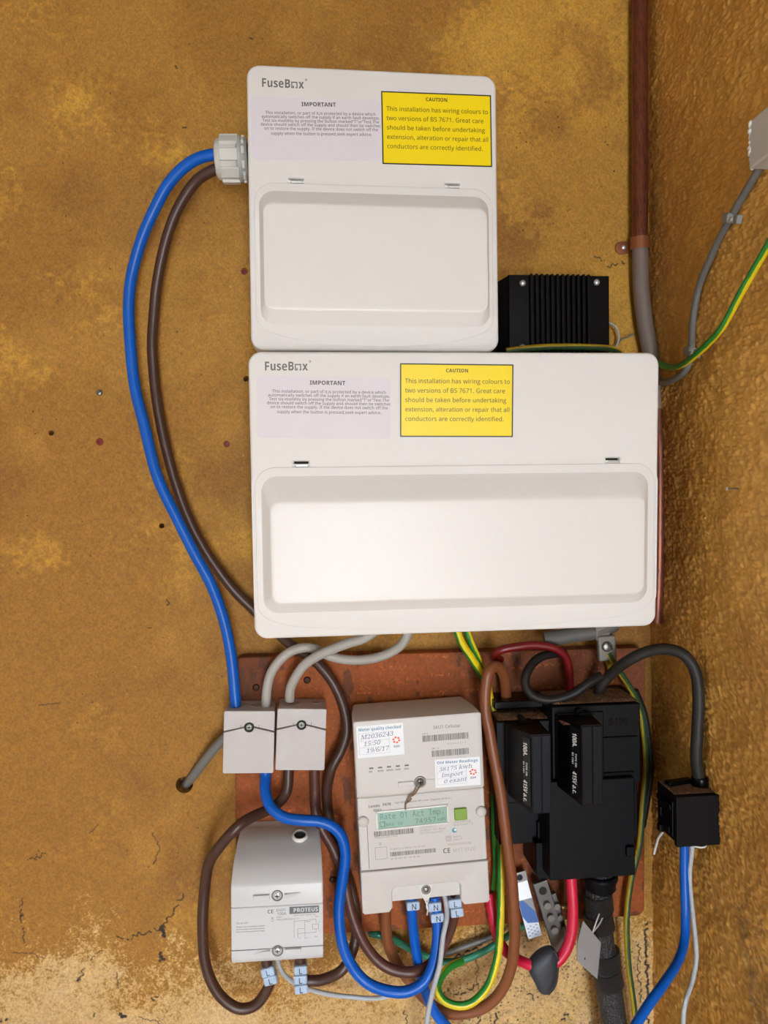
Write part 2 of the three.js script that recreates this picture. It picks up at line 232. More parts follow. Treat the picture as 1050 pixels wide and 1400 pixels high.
{ // wall behind the camera: added door with glowing pane, added gap above, yard outside
  const s = poly([[-1300, 0], [XR + 60, 0], [XR + 60, 2500], [-1300, 2500]]), d = new THREE.Path(); [[-460, 20], [-460, 1720], [215, 1720], [215, 20]].forEach(([x, y], i) => i ? d.lineTo(x, y) : d.moveTo(x, y)); d.closePath(); s.holes.push(d);
  struct('wall_front', new THREE.ExtrudeGeometry(s, { depth: 100, bevelEnabled: false }).translate(0, 0, 2420), dim);
  const leaf = poly([[-460, 20], [215, 20], [215, 1500], [-460, 1500]]), h = new THREE.Path(), g = ADDED_PANE; [[-1, -1], [-1, 1], [1, 1], [1, -1]].forEach(([i, j], k) => k ? h.lineTo(g.x + i * g.w / 2, g.y + j * g.h / 2) : h.moveTo(g.x + i * g.w / 2, g.y + j * g.h / 2)); h.closePath(); leaf.holes.push(h);
  const door = struct('added_door_1', new THREE.ExtrudeGeometry(leaf, { depth: 44, bevelEnabled: false }).translate(0, 0, 2430), std(0x6f6a62, 0.6));
  obj('added_glow_pane', bx(g.w, g.h, 6, g.x, g.y, 2440), std(0xd8dde0, 0.7, { emissive: g.color, emissiveIntensity: 3 }), door);
  struct('yard_ground', bx(16000, 60, 9000, 0, -40, 7080), std(0xb5b3ae, 0.9));
  struct('added_yard_wall', bx(16000, 3060, 200, 0, 1500, 8000), std(0x9d988c, 0.9));  // added unseen wall, its height set to cut off the low sky
}

// ---------------------------------------------------------------- things on the wall
for (const [p, col, r, lab] of [[[-189.1,1672.8,0.0], M.plug, 3.4, 'red wall plug in the hole left of the upper white unit, halfway up its side'], [[-331.9,1506.3,-0.0], M.plug, 3.6, 'red wall plug in the hole on bare wall left of the blue cable'], [[-209.8,1502.9,0.0], M.plug, 3.2, 'dark red wall plug right of the brown cable, left of the lower white unit']]) {
  const g = new THREE.TorusGeometry(r * 0.68, r * 0.3, 8, 20).translate(0, 0, -1.2);
  const m = obj('wall_plug', [g, cyl(r * 0.95, 14, 0, 0, -9)], col, scene); m.position.set(p[0] * MM, p[1] * MM, 0); tag(m, lab, 'wall plug', 'old wall plugs');
}
{ const p = [-330.8,1553.9,0.0], t = thing('screw', 'bare grey screw head in the wall just above the red wall plug', 'screw', p);
  obj('head', [lathe([[0, 1.9], [2, 1.6], [3.1, 0.6], [3.3, -2], [0, -2]], 20).rotateX(Math.PI / 2)], M.darkSteel, t); obj('slot', bx(4.6, 0.7, 0.5, 0, 0, 1.75).rotateZ(0.7), M.slot, t); }
{ const p = [224.9,1450.8,163.6], t = thing('nail', 'small pale nail sticking out of the rough side wall', 'nail', p); obj('shank', cyl(0.6, 10, -6, 0, 0, 'x'), M.darkSteel, t); obj('head', cyl(1.4, 0.8, -11, 0, 0, 'x'), M.steel, t); }
{ // timber backboard with rounded ragged corners
  const [x, y, z, w, h, a] = [1.5,1152.0,18.0,416.2,279.0,-0.0118], t = thing('backboard', 'brick-red painted timber backboard behind the meter and fuses', 'backboard', [x, y, 0], [0, 0, a]);
  const g = ext(rr(w, h, 9), 17, 1.2, 0.6), p = g.attributes.position, uv = g.attributes.uv; for (let i = 0; i < p.count; i++) uv.setXY(i, p.getX(i) / 420 + 0.5, p.getY(i) / 420 + 0.5);
  obj('board', g, M.board, t);
  const sc = [[-187.3,109.7], [-137.5,115.5], [-113.6,-84.6], [83.3,-130.6]];
  for (const [sx, sy] of sc) obj('screw_head', lathe([[0, 1.4], [2.4, 1.1], [3.6, 0], [0, -1]], 18).rotateX(Math.PI / 2).translate(sx, sy, 17.6), std(0x4a2c1e, 0.6, { metalness: 0.5 }), t);
}

// ---------------------------------------------------------------- consumer units
const importantTex = canvasTex(1024, 490, (g, W, H) => {
  g.fillStyle = '#dfd9e0'; g.fillRect(0, 0, W, H); g.fillStyle = '#3a3836'; g.textAlign = 'center';
  g.font = 'bold 47px sans-serif'; g.fillText('IMPORTANT', W * 0.525, 62);
  g.font = '33px sans-serif'; ['This installation, or part of it,is protected by a device which', 'automatically switches off the supply if an earth fault develops.', 'Test six-monthly by pressing the button marked"T"or"Test.The', 'device should switch off the supply and should then be switched', 'on to restore the supply. If the device does not switch off the', 'supply when the button is pressed,seek expert advice.'].forEach((s, i) => g.fillText(s, W * 0.54, 128 + i * 31 + (i === 5 ? 8 : 0)));
});
const cautionTex = canvasTex(1024, 676, (g, W, H) => {
  g.fillStyle = '#17150c'; g.fillRect(0, 0, W, H); g.fillStyle = '#f6d900'; g.fillRect(11, 11, W - 22, H - 22); g.fillStyle = '#2a2510'; g.textAlign = 'center';
  g.font = 'bold 46px sans-serif'; g.fillText('CAUTION', W * 0.5, 78); g.textAlign = 'left'; g.font = '57px sans-serif';
  ['This installation has wiring colours to', 'two versions of BS 7671. Great care', 'should be taken before undertaking', 'extension, alteration or repair that all', 'conductors are correctly identified.'].forEach((s, i) => g.fillText(s, 44, 180 + i * 87, 950));
});
const paperWhite = std(0xffffff, 0.55, { map: importantTex }), paperYellow = std(0xffffff, 0.42, { map: cautionTex });
function consumerUnit(label, group, at, rot, W, q) {
  const H = 240, back = q.depth;
  const t = thing('consumer_unit', label, 'fuse box', at, rot, group);
  obj('enclosure', rb(W - 7, H - 7, back - 20, 5, 0, 0, -back + (back - 20) / 2), M.enamel, t);
  const lidShape = (s, e) => {
    const w = W / 2 - q.side + e, top = q.lidTop + e, B = -H / 2 - e;
    s.moveTo(-w, B + 30); s.bezierCurveTo(-w, B + 17, -w + 14, B + 13, -w + 34, B + 9); s.bezierCurveTo(-w * 0.45, B + 3.9, -w * 0.2, B + 3.7, 0, B + 3.7); s.bezierCurveTo(w * 0.2, B + 3.7, w * 0.45, B + 3.9, w - 34, B + 9); s.bezierCurveTo(w - 14, B + 13, w, B + 17, w, B + 30);
    s.lineTo(w, top - 17); s.absarc(w - 17, top - 17, 17, 0, Math.PI / 2); s.lineTo(-w + 17, top); s.absarc(-w + 17, top - 17, 17, Math.PI / 2, Math.PI); s.closePath(); return s; };
  const cs = rr(W, H, 11), cy0 = q.lidTop + 1.1; cs.holes.push(lidShape(new THREE.Path(), 0.6)); q.clips.forEach(x => { const h = new THREE.Path(); h.moveTo(x - 6, cy0); h.lineTo(x - 6, cy0 + 3.6); h.lineTo(x + 6, cy0 + 3.6); h.lineTo(x + 6, cy0); h.closePath(); cs.holes.push(h); });
  obj('front_cover', ext(cs, 26, 2.2, -26, 4, 14), M.enamel, t);
  q.clips.forEach(x => obj('hinge_slot', bx(13.6, 4.8, 2, x, cy0 + 1.8, -6), M.slot, t));
  const lid = obj('lid', ext(lidShape(new THREE.Shape(), 0), 9, 0.6, -8.2, 3, 14), M.enamel, t);
  const [x0, x1, y0, y1] = q.base, [ix, itop, ibot, hz] = q.slope, prof = [[0, 0.6], [0.03, 0.9], [0.09, 1.5], [0.2, 3.0], [0.8, 0.86 * hz], [0.9, 0.95 * hz], [0.97, 0.99 * hz], [1.04, hz], [1.3, hz]];
  obj('raised_panel', loft(prof.map(([s, z]) => { const a = x0 + ix * s, b = x1 - ix * s, c = y0 + ibot * s, d = y1 - itop * s; return ring(b - a, d - c, 13 - 5 * Math.min(s, 1), (a + b) / 2, (c + d) / 2, z, 10); }), 0.7, [false, true]), M.enamel, lid);
  q.clips.forEach(x => { obj('hinge_tab', [rb(10.5, 2.2, 1.6, 0.7, x + 0.6, cy0 + 0.3, 0.7)], M.steel, t); });
  const [lx, ly, lh] = q.logo, f = lh / 0.72, gl = [txt('FuseB', f * 0.72, bold).scale(0.86, 1, 1), txt('x', f * 0.72, bold).scale(0.86, 1, 1)]; gl[0].computeBoundingBox(); const e = gl[0].boundingBox.max.x, o = f * 0.53;
  const b1 = o * 0.17, bars = [[0, 0, b1, o], [0, o - b1, o, b1], [o - b1, 0, b1, o], [0, 0, o * 0.44, b1], [o * 0.44 - b1, 0, b1, o * 0.4], [o * 0.7, 0, o * 0.3, b1]].map(([p, q2, w2, h2]) => bx(w2, h2, 0.15, p + w2 / 2, q2 + h2 / 2, 0.075));
  obj('logo', [gl[0], ...bars.map(k => k.translate(e + f * 0.09, 0, 0)), gl[1].translate(e + f * 0.17 + o, 0, 0), txt('\u00b0', f * 0.4, font).translate(e + f * 0.2 + o + f * 0.5, f * 0.42, 0)].map(k => k.translate(lx, ly, -0.05)), M.ink, t, 'grey printed maker name FuseBox');
  { const [x, y, w, h, a] = q.white; obj('information_label', plate(w, h, 4, 0.25).rotateZ(a).translate(x, y, 0), paperWhite, t, 'white sticker headed IMPORTANT'); }
  { const [x, y, w, h, a] = q.yellow; obj('caution_label', plate(w, h, 0.4, 0.25).rotateZ(a).translate(x, y, 0), paperYellow, t, 'yellow sticker headed CAUTION'); }
  return t;
}
const span = (a, b, c, d) => [(a[0] + b[0] + c[0] + d[0]) / 4, (a[1] + b[1] + c[1] + d[1]) / 4, (b[0] - a[0] + c[0] - d[0]) / 2, (a[1] - d[1] + b[1] - c[1]) / 2, Math.atan2(b[1] - a[1] + c[1] - d[1], b[0] - a[0] + c[0] - d[0])];
{
  const [at, rot, W] = [[-67.3,1694.6,104.1],[-0.0074,0.0125,-0.0034],214.8];
  consumerUnit('smaller upper white fuse box, its raised lid shaded greenish', 'white fuse boxes', at, rot, W, { depth: 101, side: 4.5, lidTop: 21, clipY: 22.4, clips: [[-67.3,19.3][0], [67.8,19.7][0]],
    base: [-W / 2 + 8.5, W / 2 - 8, -99.5, 14.5], slope: [4.2, 15.5, 12, 11], logo: [-95.4,101.4, 7.2], white: span([-105.3,92.1], [5.0,94.4], [6.2,42.8], [-103.8,39.6]), yellow: span([6.3,101.9], [103.2,103.0], [102.5,40.4], [6.8,40.3]) });
}
{
  const [at, rot, W] = [[0.0,1450.0,119.9],[0.0396,0.0021,-0.0007],352.4];
  consumerUnit('wider lower white fuse box hanging above the meter', 'white fuse boxes', at, rot, W, { depth: 112, side: 3, lidTop: 24.5, clipY: 24.2, clips: [[-134.4,20.6][0], [135.3,20.5][0]],
    base: [-W / 2 + 8, W / 2 - 9, -98.5, 17.5], slope: [8.5, 23, 11, 12], logo: [-163.4,104.5, 7.2], white: span([-168.9,100.0], [-57.9,98.1], [-59.7,47.4], [-171.3,48.9]), yellow: span([-50.4,110.3], [46.8,109.8], [46.2,47.8], [-51.0,49.2]) });
}
{ // cable gland on the left side of the upper unit
  const t = thing('cable_gland', 'pale grey plastic cable gland on the left side of the upper fuse box', 'cable gland', [-180.3,1755.2,60.0], [0, 0, 0.03]);
  const prof = [[9, -26.5], [14.5, -26.8], [16.5, -25.5], [18, -21.5], [18.4, -20], [18.4, -7], [9, -7]];
  obj('dome_nut', [lathe(prof, 40).rotateZ(-Math.PI / 2), ...Array.from({ length: 8 }, (_, i) => rb(16, 10, 5, 0.8, -13.6, 0, 17.8).rotateX(i * Math.PI / 4 + 0.2))], M.gland, t);
  obj('collar', lathe([[12, -7.2], [18.6, -7.2], [19.4, -5.8], [19.4, -3], [17, -2.4], [17, 2], [12, 2]], 36).rotateZ(-Math.PI / 2), M.glandDark, t);
  obj('lock_ring', Array.from({ length: 10 }, (_, i) => rb(2.6, 7, 4, 0.6, -1.2, 0, 17.6).rotateX(i * Math.PI / 5)), M.gland, t);
}
{ // finned black box
  const [x, y, z, w, h, a] = [111.6,1622.1,42.0,110.4,77.5,-0.0020], t = thing('finned_box', 'black finned metal box on the wall between the upper fuse box and the copper pipe', 'heat sink', [x, y, 0], [0, 0, a]);
  const L = -w / 2, Rr = w / 2, T = h / 2;
  obj('case', [ext(poly([[L + 10, -h / 2], [Rr, -h / 2], [Rr, T], [L + 10, T]]), z - 3, 1, 0.5), hull([[L, -h / 2, 1], [L, T - 3, 1], [L + 11, -h / 2, 1], [L + 11, T, 1], [L + 11, -h / 2, z - 4], [L + 11, T, z - 4], [L + 1, T - 4, 24], [L + 1, -h / 2, 24]])], M.blackMatt, t);
  const f0 = [-26.8,34.9][0], f1 = [35.1,35.7][0]; for (let i = 0; i < 12; i++) obj('fin', rb(2.6, h - 2, 7, 0.6, f0 + (f1 - f0) * (i + 0.5) / 12, 0.5, z), M.blackMatt, t);
  for (const sx of [[-31.5,30.6], [42.4,32.2], [-32.1,-31.1], [41.9,-30.8]]) obj('screw', [lathe([[0, 2.2], [1.8, 1.9], [3, 0.6], [3.1, -1], [0, -1]], 18).rotateX(Math.PI / 2).translate(sx[0], sx[1], z - 2.4)], M.steel, t);
}
cable('thin_wire', 'thin pale wire looping out beside the black finned box', 'wire', [[177.2,1621.8,12.0],[184.0,1616.9,14.0],[188.7,1606.7,10.0],[185.5,1597.7,10.0],[178.5,1594.4,12.0]], 1.0, M.greyCool);
cable('thin_wire', 'thin grey wire end curling on the wall beside the copper pipe', 'wire', [[186.4,1598.1,8.0],[192.6,1605.6,8.0],[199.7,1608.3,6.0],[206.5,1612.3,5.0]], 0.8, M.greyDark);

// copper pipe in the corner, painted grey lower down
{
  const pts = [[212.2,1988.4,14.0],[211.4,1886.8,14.0],[210.6,1769.8,14.0],[210.1,1703.5,14.0]], t = thing('copper_pipe', 'brown copper pipe running down the corner of the two walls', 'pipe', pts[3]);
  const rel = a => a.map(p => [p[0] - pts[3][0], p[1] - pts[3][1], p[2] - pts[3][2]]);
  obj('upper_length', tube(rel([[pts[3][0], 2480, 14], [pts[3][0], 2200, 14], ...pts]), 7.9, 20), M.copper, t);
  obj('painted_length', tube(rel([[210.1,1703.5,14.0],[210.3,1685.1,14.0],[211.2,1651.9,14.0],[215.2,1614.6,15.0],[220.7,1584.8,16.0],[224.6,1532.2,20.0]]), 8.1, 20), M.pipePaint, t, 'greyish painted lower length of the pipe');
  obj('lower_length', tube(rel([[224.6,1532.2,20.0],[223.9,1487.5,24.0],[222.5,1428.3,26.0],[222.3,1368.7,24.0],[221.6,1315.8,20.0]]), 7.6, 20), M.copper, t);
}
{ const t = thing('pipe_clip', 'copper saddle clip holding the pipe, its ear screwed to the wall', 'pipe clip', [210.1,1700.6,14.0]);
  obj('band', new THREE.CylinderGeometry(9.6, 9.6, 12, 28, 1, true).translate(0, 0, 0), new THREE.MeshStandardMaterial({ color: 0xa86c4c, roughness: 0.34, metalness: 0.7, side: THREE.DoubleSide }), t);
  obj('ear', [ext((() => { const s = new THREE.Shape(); s.absarc(-14.5, 0, 6.5, Math.PI / 2, Math.PI * 1.5); s.lineTo(-8, -6); s.lineTo(-8, 6); s.closePath(); return s; })(), 1.6, 0.3, -12)], M.copperClip, t);
  obj('screw', lathe([[0, 1.8], [2, 1.4], [2.6, 0], [0, 0]], 16).rotateX(Math.PI / 2).translate(-13, 0, -10.5), M.steel, t); }

// ---------------------------------------------------------------- right wall
{ const p = [225.9,1711.4,206.9], t = thing('junction_box', 'white-edged grey junction box high on the rough side wall at the photo edge', 'junction box', p);
  obj('box', rb(16, 36, 54, 2, -8, 0, 22), std(0xc6c3be, 0.6), t);
  const R = rng(9); obj('paint_edge', Array.from({ length: 26 }, (_, i) => new THREE.IcosahedronGeometry(1.2 + 1.4 * R(), 1).translate(-15 + 2 * R(), -17 + i * 1.36, -5 + 2.5 * R())), std(0xe9e7e2, 0.7), t, 'ragged white paint along the edge'); }
cable('grey_cable', 'grey flat cable clipped to the rough side wall below the junction box', 'cable', [[221.9,1700.3,202.1],[220.9,1691.9,190.6],[220.9,1682.1,172.7],[220.9,1673.2,159.1],[220.9,1662.9,142.6],[220.9,1649.0,126.3],[220.9,1633.4,110.3],[220.9,1612.1,100.0],[220.9,1593.2,95.9],[219.9,1575.9,96.3],[219.9,1561.6,86.8],[219.9,1555.6,55.9],[221.9,1558.7,25.9]], 3.1, M.greyDark);
for (const [p, lab] of [[[220.9,1673.2,159.1], 'grey plastic clip on the side wall cable, the upper one below the junction box'], [[220.9,1576.9,94.4], 'grey plastic clip on the side wall cable, low beside the green and yellow cable']]) {
  const t = thing('cable_clip', lab, 'cable clip', p, [0.35, 0, 0], 'cable clips on the side wall'); obj('saddle', [rb(8, 8, 10, 1.6, -1.5, 0, 0), rb(5, 7, 8, 1, 2, -1, 7)], std(0x8b8984, 0.5), t); obj('nail', cyl(1.7, 1.6, -3.4, -1, 6.5, 'x'), M.steel, t); }
cable('earth_cable', 'green and yellow cable sweeping down from the right edge to the lower fuse box corner', 'cable', [[215.9,1698.7,279.4],[207.9,1664.7,267.5],[203.9,1638.0,250.0],[205.9,1625.9,232.0],[206.9,1615.0,214.4],[207.9,1602.0,194.6],[209.9,1582.3,164.3],[211.9,1574.4,139.4],[212.9,1569.5,119.4],[214.9,1565.8,93.8],[216.9,1566.9,67.8],[217.9,1573.5,42.1],[217.9,1582.5,20.1]], 3.0, M.gy, null, 4, [[-0.7, 0.2, -0.7], 0.6]);
cable('earth_cable', 'green and yellow cable lying along the gap above the lower fuse box', 'cable', [[176.1,1582.7,46.0],[165.6,1587.2,50.0],[148.1,1588.5,52.0],[122.8,1589.2,52.0],[97.6,1588.8,52.0],[76.2,1587.0,52.0],[60.4,1585.3,50.0]], 3.1, M.gyDirty, null, 4, [[0, -1, 0], 0.5]);

// ---------------------------------------------------------------- long cables left of the units
cable('blue_cable', 'long blue cable bowing left from the gland down to the left grey terminal box', 'cable', [[-201.0,1759.3,60.0],[-205.6,1759.1,60.0],[-214.8,1758.1,59.0],[-224.9,1755.4,57.0],[-234.6,1750.7,54.0],[-243.3,1744.5,51.0],[-254.7,1733.2,46.0],[-263.0,1721.0,42.0],[-272.1,1705.4,38.0],[-279.8,1689.5,35.0],[-290.7,1657.2,30.0],[-294.2,1630.2,28.0],[-293.9,1595.9,27.0],[-290.5,1554.8,27.0],[-282.2,1517.6,28.0],[-271.4,1471.2,30.0],[-254.1,1431.5,31.0],[-238.8,1398.7,32.0],[-223.3,1367.8,33.0],[-212.2,1335.1,35.0],[-205.8,1302.5,37.0],[-202.9,1269.9,38.0],[-201.8,1252.0,39.0]], 5.3, M.blue);

// ---------------------------------------------------------------- grey terminal boxes
function terminalBox(label, F, mark) {
  const [x, y, z, w, h, a] = F, t = thing('terminal_box', label, 'terminal box', [x, y, 18], [0, 0, a], 'grey terminal boxes'), d = z - 18;
  obj('base', [rb(w - 1, h - 1, d - 8, 1.2, 0, 0, (d - 8) / 2 + 0.6)], M.pvc, t);
  const L = -w / 2, R = w / 2, T = h / 2, B = -h / 2, v = T - 15, k = T - 20;
  const sh = f => { const s = new THREE.Shape(); f(s); s.closePath(); return s; };
  obj('front_cover', ext(sh(s => { s.moveTo(L, B + 1); s.lineTo(L + 1, B); s.lineTo(R - 1, B); s.lineTo(R, B + 1); s.lineTo(R, k); s.lineTo(4.6, v - 0.6); s.absarc(0, v, 4.6, -0.1, Math.PI + 0.1, true); s.lineTo(L, k); }), 9, 0.6, d - 9), M.pvc, t);
  obj('top_cover', ext(sh(s => { s.moveTo(L, T - 1); s.lineTo(L + 1, T); s.lineTo(R - 1, T); s.lineTo(R, T - 1); s.lineTo(R, k + 1.3); s.lineTo(4.6, v + 0.6); s.absarc(0, v, 4.6, 0.08, Math.PI - 0.08, false); s.lineTo(L, k + 1.3); }), 8.6, 0.6, d - 9), M.pvc, t);
  obj('screw', [lathe([[0, 0.9], [2.2, 0.7], [2.9, -0.6], [2.9, -4], [0, -4]], 20).rotateX(Math.PI / 2).translate(0, v, d - 1), cyl(4.2, 6, 0, v, d - 7)], M.steel, t); obj('screw_collar', new THREE.TorusGeometry(3.7, 0.7, 8, 26).translate(0, v, d - 0.6), M.slot, t);
  obj('screw_cross', [bx(3, 0.7, 0.3, 0, v, d), bx(0.7, 3, 0.3, 0, v, d)], M.slot, t);
  obj('index_mark', [bx(0.5, 3, 0.2, -7.6, v + 0.6, d), bx(0.5, 3, 0.2, 9, v + 1, d)], M.greyDark, t);
  obj('knockout', [cyl(4.6, 0.8, mark, T - 0.4, d * 0.38, 'y'), cyl(5.4, 0.5, -mark * 0.6, T - 0.4, d * 0.45, 'y')], M.grey, t);
  return t;
}
terminalBox('left grey terminal box, fed by the blue cable from above', [-188.8,1222.9,56.0,46.5,58.0,-0.0412], -8);
terminalBox('right grey terminal box beside the meter, a grey cable into its top', [-140.7,1223.1,56.0,45.6,57.6,-0.0534], 13);
cable('grey_cable', 'grey sheathed cable arching behind another into the left terminal box', 'cable', [[-173.7,1250.5,38.0],[-172.4,1267.2,38.0],[-168.7,1281.3,38.0],[-160.5,1293.4,37.0],[-149.7,1301.7,36.0],[-137.2,1304.8,35.0],[-124.7,1302.5,34.0],[-112.1,1295.2,32.0],[-95.9,1291.1,32.0],[-79.8,1290.9,34.0],[-62.3,1294.7,38.0],[-46.3,1303.5,42.0],[-39.0,1315.0,48.0],[-35.1,1333.1,52.0]], 4.6, M.grey);
cable('grey_cable', 'grey sheathed cable curving in front down into the right terminal box', 'cable', [[-151.3,1255.1,38.0],[-150.3,1266.9,40.0],[-144.4,1280.2,44.0],[-135.3,1292.2,48.0],[-122.9,1300.7,52.0],[-108.9,1307.1,55.0],[-94.6,1312.7,58.0],[-80.7,1316.7,60.0],[-67.9,1325.2,60.0],[-58.0,1338.6,60.0]], 4.6, M.grey);
cable('grey_cable', 'short grey cable going from the left terminal box into a hole in the wall', 'cable', [[-207.2,1223.6,24.0],[-216.7,1215.5,22.0],[-226.7,1204.5,17.0],[-239.3,1187.9,10.0],[-250.1,1173.0,2.0],[-257.4,1162.7,-10.0],[-261.9,1155.9,-22.0]], 4.7, M.greyDark);

// ---------------------------------------------------------------- tails and loops, with lettered marker sleeves
function cableWithMarkers(name, label, pts, r, mat, sleeves) {
  const p0 = pts[0], q = pts.map(p => [p[0] - p0[0], p[1] - p0[1], p[2] - p0[2]]), t = thing(name, label, 'cable', p0);
  obj('sheath', tube(q, r, 16), mat, t);
  for (const [letter, at, ang] of sleeves) {
    const s = obj('marker_sleeve', rb(12.6, 8.6, 2 * r + 2.4, 1.6, 0, 0, 0).rotateZ(ang), M.sleeve || (M.sleeve = std(0xa9bdd6, 0.4)), t); s.position.set((at[0] - p0[0]) * MM, (at[1] - p0[1]) * MM, (at[2] - p0[2]) * MM);
    obj('letter', txt(letter, 5.4, font, 0.3).translate(-2, -2.7, r + 1.15).rotateZ(ang), M.black, s);
  }
  return t;
}
cableWithMarkers('brown_cable', 'dark brown cable looping left round the grey contactor, marked L L', [[-153.6,1189.6,36.0],[-155.7,1168.6,38.0],[-163.0,1157.2,36.0],[-176.5,1151.7,42.0],[-187.5,1150.3,50.0],[-196.9,1148.2,58.0],[-204.8,1142.0,60.0],[-216.7,1127.8,56.0],[-228.2,1109.5,50.0],[-234.0,1079.8,44.0],[-236.5,1047.8,44.0],[-235.4,1015.1,44.0],[-229.8,993.3,44.0],[-219.7,975.9,44.0],[-204.2,964.5,44.0],[-189.9,966.1,44.0],[-179.2,978.0,44.0],[-174.1,990.4,44.0],[-176.6,1002.6,44.0],[-179.1,1014.8,44.0]], 5.1, M.brown, [['L', [-176.3,1000.8,44.0], 0.2], ['L', [-174.0,992.5,44.0], 0.2]]);
cableWithMarkers('brown_cable', 'mid brown cable from the right terminal box curving under the meter, marked L L', [[-128.8,1190.5,34.0],[-128.9,1161.9,32.0],[-128.3,1142.5,32.0],[-122.9,1128.0,34.0],[-112.2,1109.3,38.0],[-102.8,1082.9,42.0],[-97.1,1054.8,46.0],[-89.3,1032.5,50.0],[-78.5,1013.8,52.0],[-68.4,1003.7,54.0],[-56.1,997.7,56.0],[-38.8,996.3,58.0],[-23.7,996.3,51.0],[-12.7,1007.0,50.0],[-3.6,1026.1,52.0],[1.3,1049.3,58.0],[2.6,1068.0,60.0]], 5.0, std(0x553127, 0.42), [['L', [1.1,1063.5,60.0], 0.08], ['L', [2.8,1054.6,60.0], 0.08]]);
cableWithMarkers('brown_cable', 'long brown cable bowing from the gland and passing behind the lower fuse box', [[-201.5,1748.4,58.0],[-206.1,1747.0,58.0],[-215.7,1744.1,55.0],[-226.4,1738.8,50.0],[-243.3,1719.1,42.0],[-256.7,1692.6,34.0],[-268.4,1654.4,24.0],[-273.4,1621.0,20.0],[-275.5,1597.6,19.0],[-275.1,1574.5,18.0],[-272.4,1541.8,18.0],[-266.3,1504.4,18.0],[-255.9,1461.4,18.0],[-242.6,1423.9,18.0],[-224.9,1390.2,18.0],[-204.4,1360.4,17.0],[-186.7,1340.9,15.0],[-169.3,1323.3,16.0],[-151.8,1307.7,24.0],[-137.4,1298.5,30.0],[-123.0,1287.6,34.0],[-109.1,1269.4,36.0],[-99.7,1245.3,36.0],[-97.3,1223.1,36.0],[-102.8,1205.2,36.0],[-112.2,1187.6,36.0],[-117.3,1163.3,30.0],[-116.2,1138.3,24.0],[-112.3,1113.9,23.6],[-100.7,1080.3,23.6],[-92.7,1053.0,28.0],[-90.5,1030.9,34.0],[-95.5,1010.9,42.0],[-105.9,997.0,48.0],[-123.4,987.8,46.0],[-133.9,986.5,45.0],[-142.2,988.6,45.0],[-145.2,995.2,45.0],[-145.4,1003.7,45.0],[-145.5,1015.1,45.0]], 5.0, M.brown, [['L', [-145.4,1001.5,46.0], 0.02], ['L', [-145.6,992.3,46.0], 0.02], ['L', [-145.1,983.1,46.0], 0.05]]);
cableWithMarkers('blue_cable', 'bright blue cable swinging from the left terminal box round under the meter, marked N N', [[-174.8,1194.3,38.0],[-175.3,1183.8,40.0],[-175.3,1173.7,48.0],[-170.0,1161.6,56.0],[-157.8,1153.0,60.0],[-139.6,1149.8,62.0],[-125.4,1147.9,62.0],[-114.0,1143.1,62.0],[-105.3,1133.7,62.0],[-101.5,1116.5,62.0],[-104.0,1095.6,62.0],[-107.8,1070.9,62.0],[-108.2,1050.7,64.0],[-103.9,1026.7,66.0],[-93.5,1007.1,68.0],[-82.2,996.5,70.0],[-66.6,989.1,70.0],[-48.2,986.2,70.0],[-32.0,991.2,68.0],[-22.5,1003.2,66.0],[-17.0,1022.5,64.0],[-15.6,1044.3,62.0],[-17.7,1069.3,60.0]], 5.1, M.blue, [['N', [-18.4,1062.2,61.0], 0.06], ['N', [-16.1,1051.5,61.0], 0.06]]);
cableWithMarkers('blue_cable', 'blue cable dropping straight from the meter behind the loops, marked N', [[-40.0,1071.0,54.0],[-39.5,1056.9,54.0],[-36.0,1021.7,48.0],[-32.4,995.7,47.0],[-27.2,972.3,48.0],[-17.5,949.2,48.0],[-4.9,932.3,48.0],[15.4,903.6,46.0],[41.0,839.4,42.0],[52.0,745.4,38.0]], 4.9, M.blue, [['N', [-38.2,1060.9,55.0], 0.02]]);
cable('brown_cable', 'lighter brown cable looping down from the fuse block and up under the meter', 'cable', [[60.5,1242.2,34.0],[59.8,1255.1,36.0],[56.5,1271.7,44.0],[50.5,1281.7,52.0],[43.8,1285.5,58.0],[37.4,1282.5,62.0],[33.6,1270.0,64.0],[32.1,1246.0,66.0],[35.2,1226.7,68.0],[38.0,1206.6,70.0],[44.0,1170.4,72.0],[50.0,1118.7,72.0],[54.7,1084.0,70.0],[57.5,1050.0,66.0],[58.7,1022.8,62.0],[56.7,992.7,56.0],[50.1,969.0,50.0],[39.2,952.6,46.0],[26.2,942.8,42.0],[10.2,937.6,38.0],[-6.3,936.1,32.0],[-22.0,947.8,30.0],[-37.8,966.7,30.0],[-51.5,988.2,32.0],[-59.5,1008.1,36.0],[-62.8,1032.5,40.0],[-62.4,1058.4,44.0]], 5.3, M.brownE);
cable('grey_wire', 'thin grey wire hanging from the meter down between the blue cables', 'cable', [[-8.9,1071.9,62.0],[-7.3,1063.1,64.0],[-7.5,1052.9,68.0],[-11.9,1038.2,72.0],[-16.3,1013.4,76.0],[-23.1,991.5,78.0],[-28.3,968.1,78.0],[-29.7,944.7,76.0],[-26.9,880.2,74.0],[-24.8,785.1,70.0]], 2.4, M.greyCool);
cable('grey_wire', 'thin grey wire trailing right from below the grey contactor', 'cable', [[-167.7,1007.9,40.0],[-164.6,994.9,38.0],[-158.0,983.4,34.0],[-148.4,973.2,30.0],[-131.6,960.5,22.0],[-118.3,954.9,20.0],[-95.9,950.4,20.0],[-75.3,950.1,24.0],[-60.9,952.5,26.0],[-42.3,958.5,24.0]], 2.2, M.greyCool);
